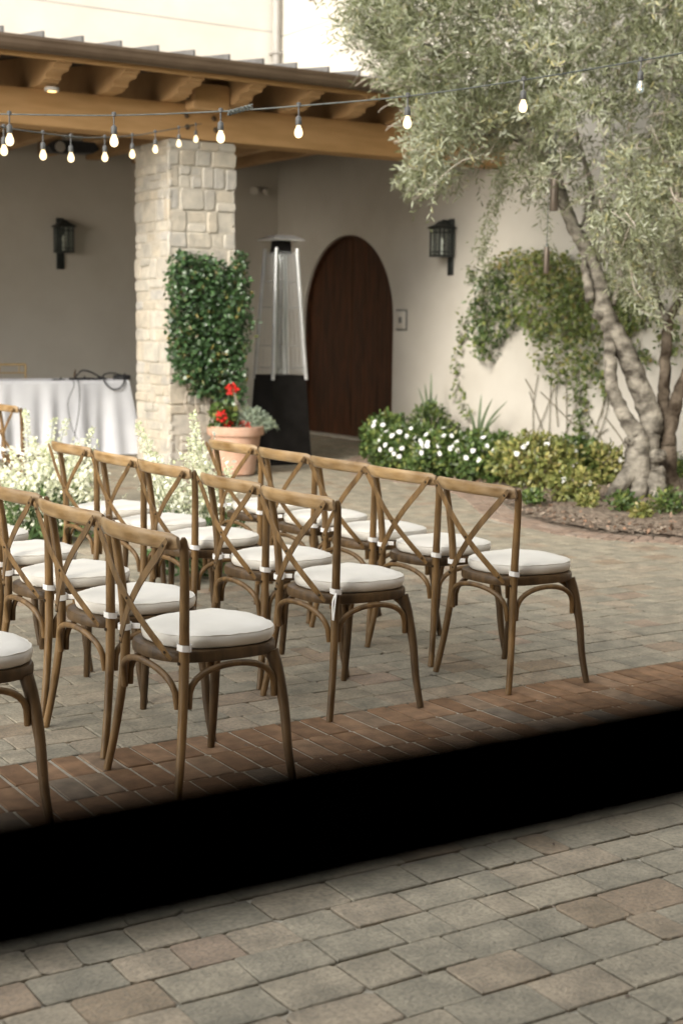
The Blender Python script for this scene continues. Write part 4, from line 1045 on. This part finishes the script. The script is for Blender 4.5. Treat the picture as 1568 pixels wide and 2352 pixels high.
# ------------------------------------------------------------------ cross back chairs
def ring_outline(xb, xf, hb, hf, bow, n=56, ex=3.2):
    """rounded trapezoid seat outline, bowed at the back"""
    out = []
    for k in range(n):
        an = 2 * math.pi * k / n; ca, sa = math.cos(an), math.sin(an)
        u = math.copysign(abs(ca) ** (2 / ex), ca); v = math.copysign(abs(sa) ** (2 / ex), sa)
        x = (xb + xf) / 2 + (xf - xb) / 2 * u
        h = hb + (hf - hb) * (x - xb) / (xf - xb)
        if u < -.6: x -= bow * (1 - v * v)
        elif u > .6: x += bow * .7 * (1 - v * v)
        out.append((x, h * v))
    return out
def layered(mb, layers, mi=0):
    """stack of outlines [(outline,z)]"""
    n = len(layers[0][0]); vs = []
    for ol, z in layers:
        for i, p in enumerate(ol): vs.append((p[0], p[1], z(i) if callable(z) else z))
    fs = [tuple(range(n - 1, -1, -1)), tuple((len(layers) - 1) * n + k_ for k_ in range(n))]
    for a in range(len(layers) - 1):
        for i in range(n):
            j = (i + 1) % n; fs.append((a * n + i, a * n + j, (a + 1) * n + j, (a + 1) * n + i))
    mb.add(vs, fs, mi)
def scl(ol, d, c=(0.02, 0)):
    out = []
    for x, y in ol:
        r = math.hypot(x - c[0], y - c[1]); k_ = (r - d) / r; out.append((c[0] + (x - c[0]) * k_, c[1] + (y - c[1]) * k_))
    return out

def make_chair():
    t = empty('cross_back_chair')
    tag(t, 'wooden cross back chair', 'chair', 'cross back chairs in rows')
    # rear legs continue as back posts
    for s in (-1, 1):
        p = MB(); path = smooth([(-.238, s * .238, 0), (-.212, s * .218, .16), (-.192, s * .200, .34), (-.187, s * .196, .46), (-.190, s * .204, .60), (-.200, s * .222, .75), (-.212, s * .236, .862)], 6)
        p.tube(path, lerps([.0135, .0145, .016, .0168, .0162, .015, .0142], 6)[:-2] + [.012, .006], seg=14); p.build('leg', M['wood'], t)
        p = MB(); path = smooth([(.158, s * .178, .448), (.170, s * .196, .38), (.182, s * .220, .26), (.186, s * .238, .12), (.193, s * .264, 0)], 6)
        p.tube(path, lerps([.023, .0215, .0172, .0155, .0135], 6), seg=14); p.build('leg', M['shaded_wood'], t)
    # top rail, bent outwards to the back
    p = MB(); n = 25; prof_ = []
    for k_ in range(16):
        an = 2 * math.pi * k_ / 16; prof_.append((math.copysign(abs(math.cos(an)) ** .75, math.cos(an)) * .029, math.copysign(abs(math.sin(an)) ** .9, math.sin(an)) * .0135))
    pts, wd, td, sc_ = [], [], [], []
    for k_ in range(n):
        f = -1 + 2 * k_ / (n - 1); y = f * .247
        x = -.236 - .052 * (1 - f * f); pts.append((x, y, .848 + .006 * (1 - f * f)))
        tg = Vector((.052 * 2 * f / .247, 1, 0)).normalized(); nv = Vector((tg.y, -tg.x, 0))
        wd.append(Vector((-.18, 0, 1)).normalized()); td.append(nv)
        e = 1 - abs(f); sc_.append(1.0 if e > .05 else .72 + .28 * math.sin(min(1, e / .05) * math.pi / 2))
    p.sweep(pts, wd, td, prof_, scale=sc_)
    p.build('top_rail', M['rail_wood'], t, autosmooth=1.0)
    # crossing straps, flat bent strips with dark rivets
    for s in (-1, 1):
        p = MB(); pts, wd, td = [], [], []; n = 19; y0, z0, y1, z1 = s * .238, .860, -s * .172, .462
        for k_ in range(n):
            f = k_ / (n - 1); y = y0 + (y1 - y0) * f; z = z0 + (z1 - z0) * f
            x = -.254 - .040 * math.sin(math.pi * min(1, f * .95 + .05)) + .034 * f + (-.0045 if s > 0 else .0022) * math.sin(math.pi * f)
            if f < .14: x -= .011 * (1 - f / .14)
            pts.append((x, y, z))
        for k_ in range(n):
            a, b = Vector(pts[max(0, k_ - 1)]), Vector(pts[min(n - 1, k_ + 1)]); tg = (b - a).normalized()
            nx_ = Vector((-1, 0, 0)) - tg * Vector((-1, 0, 0)).dot(tg); nx_.normalize(); td.append(nx_); wd.append(tg.cross(nx_))
        sc_ = [.55 if k_ in (0, n - 1) else (.88 if k_ in (1, n - 2) else 1) for k_ in range(n)]
        p.sweep(pts, wd, td, [(-.0135, -.0022), (.0135, -.0022), (.0148, 0), (.0135, .0022), (-.0135, .0022), (-.0148, 0)], scale=sc_)
        for k_ in (1, n - 2) + ((n // 2 + 1,) if s > 0 else ()):
            q_ = Vector(pts[k_]) + td[k_] * .002; p.tube([q_, q_ + td[k_] * .003], [.0058, .0045], seg=9, mi=1)
        p.build('cross_strap', [M['wood'], M['bolt']], t, autosmooth=.6)
    # seat frame
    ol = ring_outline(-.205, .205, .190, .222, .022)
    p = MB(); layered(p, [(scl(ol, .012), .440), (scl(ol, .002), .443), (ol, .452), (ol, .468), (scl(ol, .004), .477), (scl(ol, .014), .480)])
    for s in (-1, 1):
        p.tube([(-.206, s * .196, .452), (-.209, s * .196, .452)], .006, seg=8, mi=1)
    p.build('seat_frame', [M['shaded_wood'], M['bolt']], t, autosmooth=.8)
    # bent arches under the seat
    def archpts(a, b, zl, zt, bulge):
        a, b, bulge = Vector(a), Vector(b), Vector(bulge); P = []
        for k_ in range(17):
            f = k_ / 16; e = math.sin(math.pi * f) ** .55
            u = .5 - .5 * math.cos(math.pi * f)
            q_ = a.lerp(b, u) + bulge * math.sin(math.pi * f); P.append((q_.x, q_.y, zl + (zt - zl) * e))
        return P
    for a, b, blg in (((-.200, .176, 0), (-.200, -.176, 0), (-.030, 0, 0)), ((.170, .190, 0), (.170, -.190, 0), (.02, 0, 0)),
                      ((-.170, .196, 0), (.150, .205, 0), (0, .004, 0)), ((-.170, -.196, 0), (.150, -.205, 0), (0, -.004, 0))):
        p = MB(); p.tube(archpts(a, b, .300, .430, blg), .0108, seg=10); p.build('arch_brace', M['wood'], t)
    # cushion with ties
    cu = ring_outline(-.184, .212, .180, .220, .012, n=72, ex=2.6)
    rnd = [random.uniform(-1, 1) for _ in range(72)]
    wob = lambda d: [(x + .0016 * rnd[i] , y + .0016 * rnd[(i + 9) % 72]) for i, (x, y) in enumerate(scl(cu, d))]
    wr = lambda z, a: (lambda i: z + a * (rnd[i] * .5 + rnd[(i + 1) % 72] * .3) + .0015 * math.sin(i * .7))
    p = MB(); layered(p, [(wob(.02), .482), (wob(.006), .483), (wob(.0), wr(.490, .0014)), (wob(-.004), wr(.505, .001)), (wob(-.003), wr(.517, .0016)), (wob(.001), wr(.5235, .0022)), (wob(.005), wr(.5250, .0018)), (wob(.012), wr(.5300, .002)), (wob(.04), wr(.536, .0014)), (wob(.09), .538), (wob(.15), .539)])
    for zz, ins in ((.5235, .0006),):
        ring_ = [(x, y, zz + .0012 * rnd[(i * 3) % 72]) for i, (x, y) in enumerate(wob(ins))]; p.tube(ring_ + ring_[:2], .0020, seg=6, cap=False)
    cuo = p.build('cushion', M['cushion'], t, autosmooth=None)
    for s in (-1, 1):
        p = MB(); c = Vector((-.187, s * .198, .503)); pts, wd, td = [], [], []
        for k_ in range(17):
            an = 2 * math.pi * k_ / 16; rr = .0215 + .0015 * math.sin(k_ * 2.1)
            d = Vector((math.cos(an), math.sin(an), 0)); pts.append(c + d * rr + Vector((0, 0, .0025 * math.sin(an + s)))); wd.append(ZV); td.append(d)
        p.sweep(pts, wd, td, [(-.010, -.0012), (.010, -.0012), (.0105, .0014), (-.0105, .0014)])
        a = c + Vector((.018, -s * .01, 0)); b = Vector((-.150, s * .160, .505)); sd = ZV
        nrm = (b - a).normalized().cross(ZV)
        p.sweep([a, (a + b) / 2, b], [sd] * 3, [nrm] * 3, [(-.009, -.0015), (.009, -.0015), (.009, .0015), (-.009, .0015)])
        p.build('tie', M['tie'], cuo, autosmooth=.6)
    return t

proto = make_chair()
ROWS = [
    ('front', 3.68, [4.54, 5.10, 5.62, 6.17, 6.737], 3.5),
    ('middle', 2.82, [4.555, 5.12, 5.794, 6.356, 6.972], 3.0),
    ('back', 1.885, [3.955, 4.547, 5.151, 5.76, 6.36], 4.0),
]
LAB = {
 ('front', 0): 'wooden cross back chair standing apart at the far right, nearest the mulch bed',
 ('front', 1): 'wooden cross back chair directly left of the rightmost chair',
 ('front', 2): 'wooden cross back chair in the rearmost row, third from its right end',
 ('front', 3): 'wooden cross back chair in the rearmost row, in front of the patio heater base',
 ('front', 4): 'wooden cross back chair in front of the terracotta pot, beside white flower spikes',
 ('middle', 0): 'wooden cross back chair in the centre with its white tie hanging loose',
 ('middle', 1): 'wooden cross back chair directly left of the chair with the loose white tie',
 ('middle', 2): 'wooden cross back chair third in the middle row, white flowers showing through its back',
 ('middle', 3): 'wooden cross back chair fourth in the middle row, left of the white flower spikes',
 ('middle', 4): 'cross back chair at the far left end of middle row by white blossoms',
 ('back', 0): 'largest cross back chair in left foreground, its near legs meeting the dark bar',
 ('back', 1): 'wooden cross back chair next left of the large foreground chair',
 ('back', 2): 'wooden cross back chair cut by the left edge, its top rail still showing',
 ('back', 3): 'chair at the left edge showing only part of its cream seat and legs, nearer one',
 ('back', 4): 'chair at the left edge showing only a corner of its cream seat, farther one',
}
first = True
rnd2 = random.Random(5)
for rn, X, ys, rot in ROWS:
    for i, y in enumerate(ys):
        o = proto if first else copy_tree(proto)
        th = R_(rot + rnd2.uniform(-1.0, 1.0))
        # near rear foot is at local (-.238,-.238)
        lx = -.238 * math.cos(th) + .238 * math.sin(th); ly = -.238 * math.sin(th) - .238 * math.cos(th)
        o.location = (X + rnd2.uniform(-.006, .006) - lx, y - ly, 0.002); o.rotation_euler = (0, 0, th)
        o['label'] = LAB[(rn, i)]; first = False
        if rn == 'middle' and i == 0: loose = o
        if (rn, i) == ('middle', 0):
            pass
# a loose tie hanging from one cushion
cu_o = [c_ for c_ in children(loose) if c_.name.startswith('cushion')][0]
p = MB(); c = Vector((-.200, -.218, .500))
for a in (-1, 1):
    pts = smooth([c, c + Vector((-.012, -.004 + a * .008, -.03)), c + Vector((-.015, a * .006 - .004, -.07)), c + Vector((-.016, a * .002 - .004, -.105))], 5)
    p.sweep(pts, [Vector((.3, 1, 0)).normalized()] * len(pts), [Vector((-1, .3, 0)).normalized()] * len(pts), [(-.006, -.001), (.006, -.001), (.006, .001), (-.006, .001)])
p.build('tie', M['tie'], cu_o)
# the chair of the next row, cut by the left edge
o = copy_tree(proto); fx = onz(110, 1895); o.location = (fx.x - .193, fx.y + .262, .002); o.rotation_euler = (0, 0, R_(2))
o['label'] = 'chair cut by the left edge in the foreground, one cream cushion and front leg showing'
# the chair across the aisle
o = copy_tree(proto); c = onz(46, 938, .86); o.location = (c.x + .215, c.y + .25, .002); o.rotation_euler = (0, 0, R_(2)); o['label'] = 'wooden cross back chair across the aisle in front of the white tablecloth'

# ------------------------------------------------------------------ aisle flowers
def flowers(label, base, w, spikes, nfill, spread, fmul):
    t = tag(empty('flower_arrangement', base), label, 'flower arrangement', 'aisle flower arrangements')
    # foliage skirt
    n = 900; d = rdirs(n); r = rng.random(n) ** .5
    pos = np.stack([d[:, 0] * spread * r, d[:, 1] * spread * r, .04 + .30 * rng.random(n) ** 1.3], 1)
    leaf_mesh('foliage', M['fern'], pos, rdirs(n, (0, 0, .7)), rdirs(n), rng.uniform(.06, .13, n), rng.uniform(.015, .035, n), rng.random(n), t)
    # spikes: stem plus florets
    for (tx, ty, bx, w_, dense) in spikes:
        tip = atw(tx, ty, w + w_) - Vector(base); root = Vector((bx * .6 + random.gauss(0, .03), random.gauss(0, .05), .05))
        m_ = root.lerp(tip, .5) + Vector((random.gauss(0, .02), random.gauss(0, .02), .02)); S = smooth([root, m_, tip], 10)
        s = MB(); s.tube(S, [.004 * (1 - .7 * k_ / (len(S) - 1)) for k_ in range(len(S))], seg=5); so2 = s.build('flower_spike', M['strap'], t)
        P, D, N, T = [], [], [], []
        L_ = len(S) - 1
        for k_ in range(int(dense * 170 + 70)):
            f = .35 + .65 * (k_ + random.random()) / int(dense * 170 + 70); i_ = min(L_ - 1, int(f * L_)); c = S[i_].lerp(S[i_ + 1], f * L_ - i_)
            rad = .036 * (1.12 - f) / .65 + .006; v = Vector((random.gauss(0, 1), random.gauss(0, 1), random.gauss(0, .5))).normalized()
            P.append(c + v * rad * random.uniform(.4, 1)); D.append(v + Vector((0, 0, .3))); N.append(Vector((random.gauss(0, 1), random.gauss(0, 1), 1))); T.append(min(1, max(0, random.gauss(.62 - max(0, f - .8) * 2.2, .2))))
        fl_ = leaf_mesh('florets', M['spike'], np.array(P), np.array(D), np.array(N), rng.uniform(.014, .026, len(P)), rng.uniform(.012, .02, len(P)), T)
        import bmesh
        bmj = bmesh.new(); bmj.from_mesh(so2.data); n0 = len(bmj.faces); bmj.from_mesh(fl_.data); bmj.faces.ensure_lookup_table()
        for fc in bmj.faces[n0:]: fc.material_index = 1; fc.smooth = False
        so2.data.materials.append(M['spike']); bmj.to_mesh(so2.data); bmj.free()
        me_ = fl_.data; bpy.data.objects.remove(fl_); bpy.data.meshes.remove(me_)
    # filler blossoms
    pos = []; 
    for cx_, cy_, sx, sy, cnt in nfill:
        for _ in range(int(cnt * fmul)):
            pos.append(atw(random.gauss(cx_, sx), random.gauss(cy_, sy), w + random.gauss(0, .14)) - Vector(base))
    pos = np.array([tuple(p_) for p_ in pos]); pos[:, 2] = np.maximum(pos[:, 2], .05); n = len(pos)
    leaf_mesh('blossoms', M['spike'], pos, rdirs(n, (0, 0, .4)), rdirs(n, (0, -.4, .6)), rng.uniform(.022, .042, n), rng.uniform(.018, .032, n), np.clip(rng.normal(.6, .22, n), 0, 1), t)
    sb = MB()
    for k_ in range(0, n, 14): sb.tube(smooth([(random.gauss(0, .06), random.gauss(0, .06), .03), Vector(pos[k_]) * .5 + Vector((0, 0, .03)), Vector(pos[k_])], 4), .0022, seg=4)
    sb.build('stem', M['strap'], t)
bm_ = onz(455, 1325)
wm = (Vector(bm_) - EYE).dot(FW)
flowers('white flower spikes standing at the aisle between the two right chair rows', bm_, wm,
        [(318, 975, -.1, .1, 1.0), (334, 1000, -.1, 0, .8), (352, 1040, -.08, .1, .9), (443, 948, 0, 0, 1.1), (450, 985, 0, .1, 1.2), (436, 1005, 0, -.1, 1.1), (421, 1045, 0, .1, .6), (462, 1020, .05, 0, 1.2), (478, 1060, .05, .1, 1.1), (527, 1072, .1, 0, .8), (505, 1105, .1, .1, .9), (390, 1085, -.05, 0, .8), (368, 1070, -.06, .1, .8), (496, 1140, .08, 0, .9)],
        [(470, 1150, 26, 50, 520), (390, 1135, 26, 34, 300), (500, 1200, 24, 40, 300), (355, 1090, 14, 26, 110)], .28, 1.15)
bl_ = onz(95, 1243)
wl_ = (Vector(bl_) - EYE).dot(FW)
flowers('wide mass of white blossoms and spikes in front of the white tablecloth', bl_, wl_,
        [(60, 945, -.1, 0, 1.2), (76, 1010, -.1, .1, 1.0), (125, 960, 0, .1, .5), (155, 965, .05, 0, .5), (213, 985, .15, 0, .7), (205, 1030, .15, .1, .9), (30, 1040, -.15, 0, .9), (100, 1030, 0, 0, .9), (165, 1050, .1, .1, .9), (5, 1080, -.2, 0, .8), (120, 1010, 0, 0, .6), (180, 1020, .1, 0, .7)],
        [(110, 1120, 55, 36, 1500), (40, 1150, 40, 40, 600), (175, 1110, 26, 36, 500), (90, 1190, 30, 18, 200)], .42, 1.45)

# ------------------------------------------------------------------ dark window frame close to the camera
wf = tag(empty('window_frame', (0.45, .5, 0)), 'dark out of focus window frame bar crossing the foreground', 'window frame')
def wbox(name, x0, x1, y0, y1, z0, z1):
    p = MB(); p.box(x0 - .45, x1 - .45, y0 - .5, y1 - .5, z0, z1, c=.004); return p.build(name, M['rail_black'], wf, smooth=False)
A = ony(784, 1716, .31); Bt = ony(784, 2012, .48)
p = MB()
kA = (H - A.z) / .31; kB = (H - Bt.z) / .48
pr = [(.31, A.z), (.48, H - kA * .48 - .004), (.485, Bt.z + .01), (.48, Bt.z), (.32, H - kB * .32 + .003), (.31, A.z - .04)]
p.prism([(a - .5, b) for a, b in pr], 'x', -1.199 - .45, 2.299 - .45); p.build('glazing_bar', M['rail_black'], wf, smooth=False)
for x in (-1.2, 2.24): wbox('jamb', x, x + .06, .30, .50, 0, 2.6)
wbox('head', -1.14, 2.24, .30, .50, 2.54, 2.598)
nb = tag(empty('window_building', (.5, .5, 0)), 'building around the viewing window, its unseen dark walls shaped to shade the near chairs', 'building')
def nbox(name, x0, x1, y0, y1, z0, z1, m):
    p = MB(); p.box(x0 - .5, x1 - .5, y0 - .5, y1 - .5, z0, z1); return p.build(name, m, nb, smooth=False)
NH = 6.5  # unseen height, picked to block sky light from the near chairs
nbox('wall', -9, -1.202, .30, .66, -.02, NH, M['soffit']); nbox('wall', 2.302, 10.8, .30, .66, -.02, NH, M['soffit']); nbox('lintel', -1.202, 2.302, .30, .66, 2.602, NH, M['soffit'])  # dark boards keep these unseen walls from bouncing light onto the chairs
nbox('floor', -3, 4, -4, .44, -.012, .012, M['door']); nbox('ceiling', -3, 4, -4, .299, 2.9, 3.0, M['door'])
nbox('back_wall', -3, 4, -4.2, -4.001, 0, 2.9, M['door']); nbox('side_wall', -3.2, -3.001, -4, .299, 0, 3, M['door']); nbox('side_wall', 4.001, 4.2, -4, .299, 0, 3, M['door'])

# ------------------------------------------------------------------ light
SUN_EL, SUN_AZ = R_(27), R_(208)      # azimuth: direction from which the light comes, from +X
sd = Vector((math.cos(SUN_AZ) * math.cos(SUN_EL), math.sin(SUN_AZ) * math.cos(SUN_EL), math.sin(SUN_EL)))
sun = bpy.data.lights.new('sun', 'SUN'); sun.energy = 0.9; sun.angle = R_(18); sun.color = (1.0, 0.925, 0.82)
so3 = bpy.data.objects.new('sun', sun); COL.objects.link(so3); so3.rotation_euler = sd.to_track_quat('Z', 'Y').to_euler()
world = bpy.data.worlds.new('World'); scene.world = world; world.use_nodes = True
nt = world.node_tree; nt.nodes.clear()
sky = nt.nodes.new('ShaderNodeTexSky'); sky.sky_type = 'NISHITA'; sky.sun_disc = False; sky.sun_elevation = SUN_EL; sky.sun_rotation = R_(90) - SUN_AZ
sky.air_density = 1.0; sky.dust_density = 0.6; sky.ozone_density = 0.6
hs = nt.nodes.new('ShaderNodeHueSaturation'); hs.inputs['Saturation'].default_value = 0.25; nt.links.new(sky.outputs[0], hs.inputs['Color'])
wm_ = nt.nodes.new('ShaderNodeMix'); wm_.data_type = 'RGBA'; wm_.blend_type = 'MULTIPLY'; wm_.inputs[0].default_value = 1.0; wm_.inputs[7].default_value = (1.0, 0.965, 0.90, 1)
nt.links.new(hs.outputs[0], wm_.inputs[6])
bg = nt.nodes.new('ShaderNodeBackground'); bg.inputs['Strength'].default_value = 0.15
wo_ = nt.nodes.new('ShaderNodeOutputWorld'); nt.links.new(wm_.outputs[2], bg.inputs['Color']); nt.links.new(bg.outputs[0], wo_.inputs['Surface'])

# ------------------------------------------------------------------ camera
cam = bpy.data.cameras.new('camera'); co_ = bpy.data.objects.new('camera', cam); COL.objects.link(co_)
cam.sensor_fit = 'VERTICAL'; cam.sensor_height = 36.0; cam.lens = 36.0 * F / 2352.0
mw = Matrix((RT, UP, -FW)).transposed().to_4x4(); mw.translation = EYE; co_.matrix_world = mw
cam.clip_start = .05; cam.clip_end = 300
cam.dof.use_dof = True; cam.dof.focus_distance = 5.1; cam.dof.aperture_fstop = 3.4
scene.camera = co_

scene.render.engine = 'CYCLES'
scene.view_settings.view_transform = 'Standard'; scene.view_settings.look = 'None'
scene.view_settings.exposure = 2.1; scene.view_settings.gamma = 1.0
scene.cycles.use_denoising = True
scene.cycles.max_bounces = 8; scene.cycles.transparent_max_bounces = 12
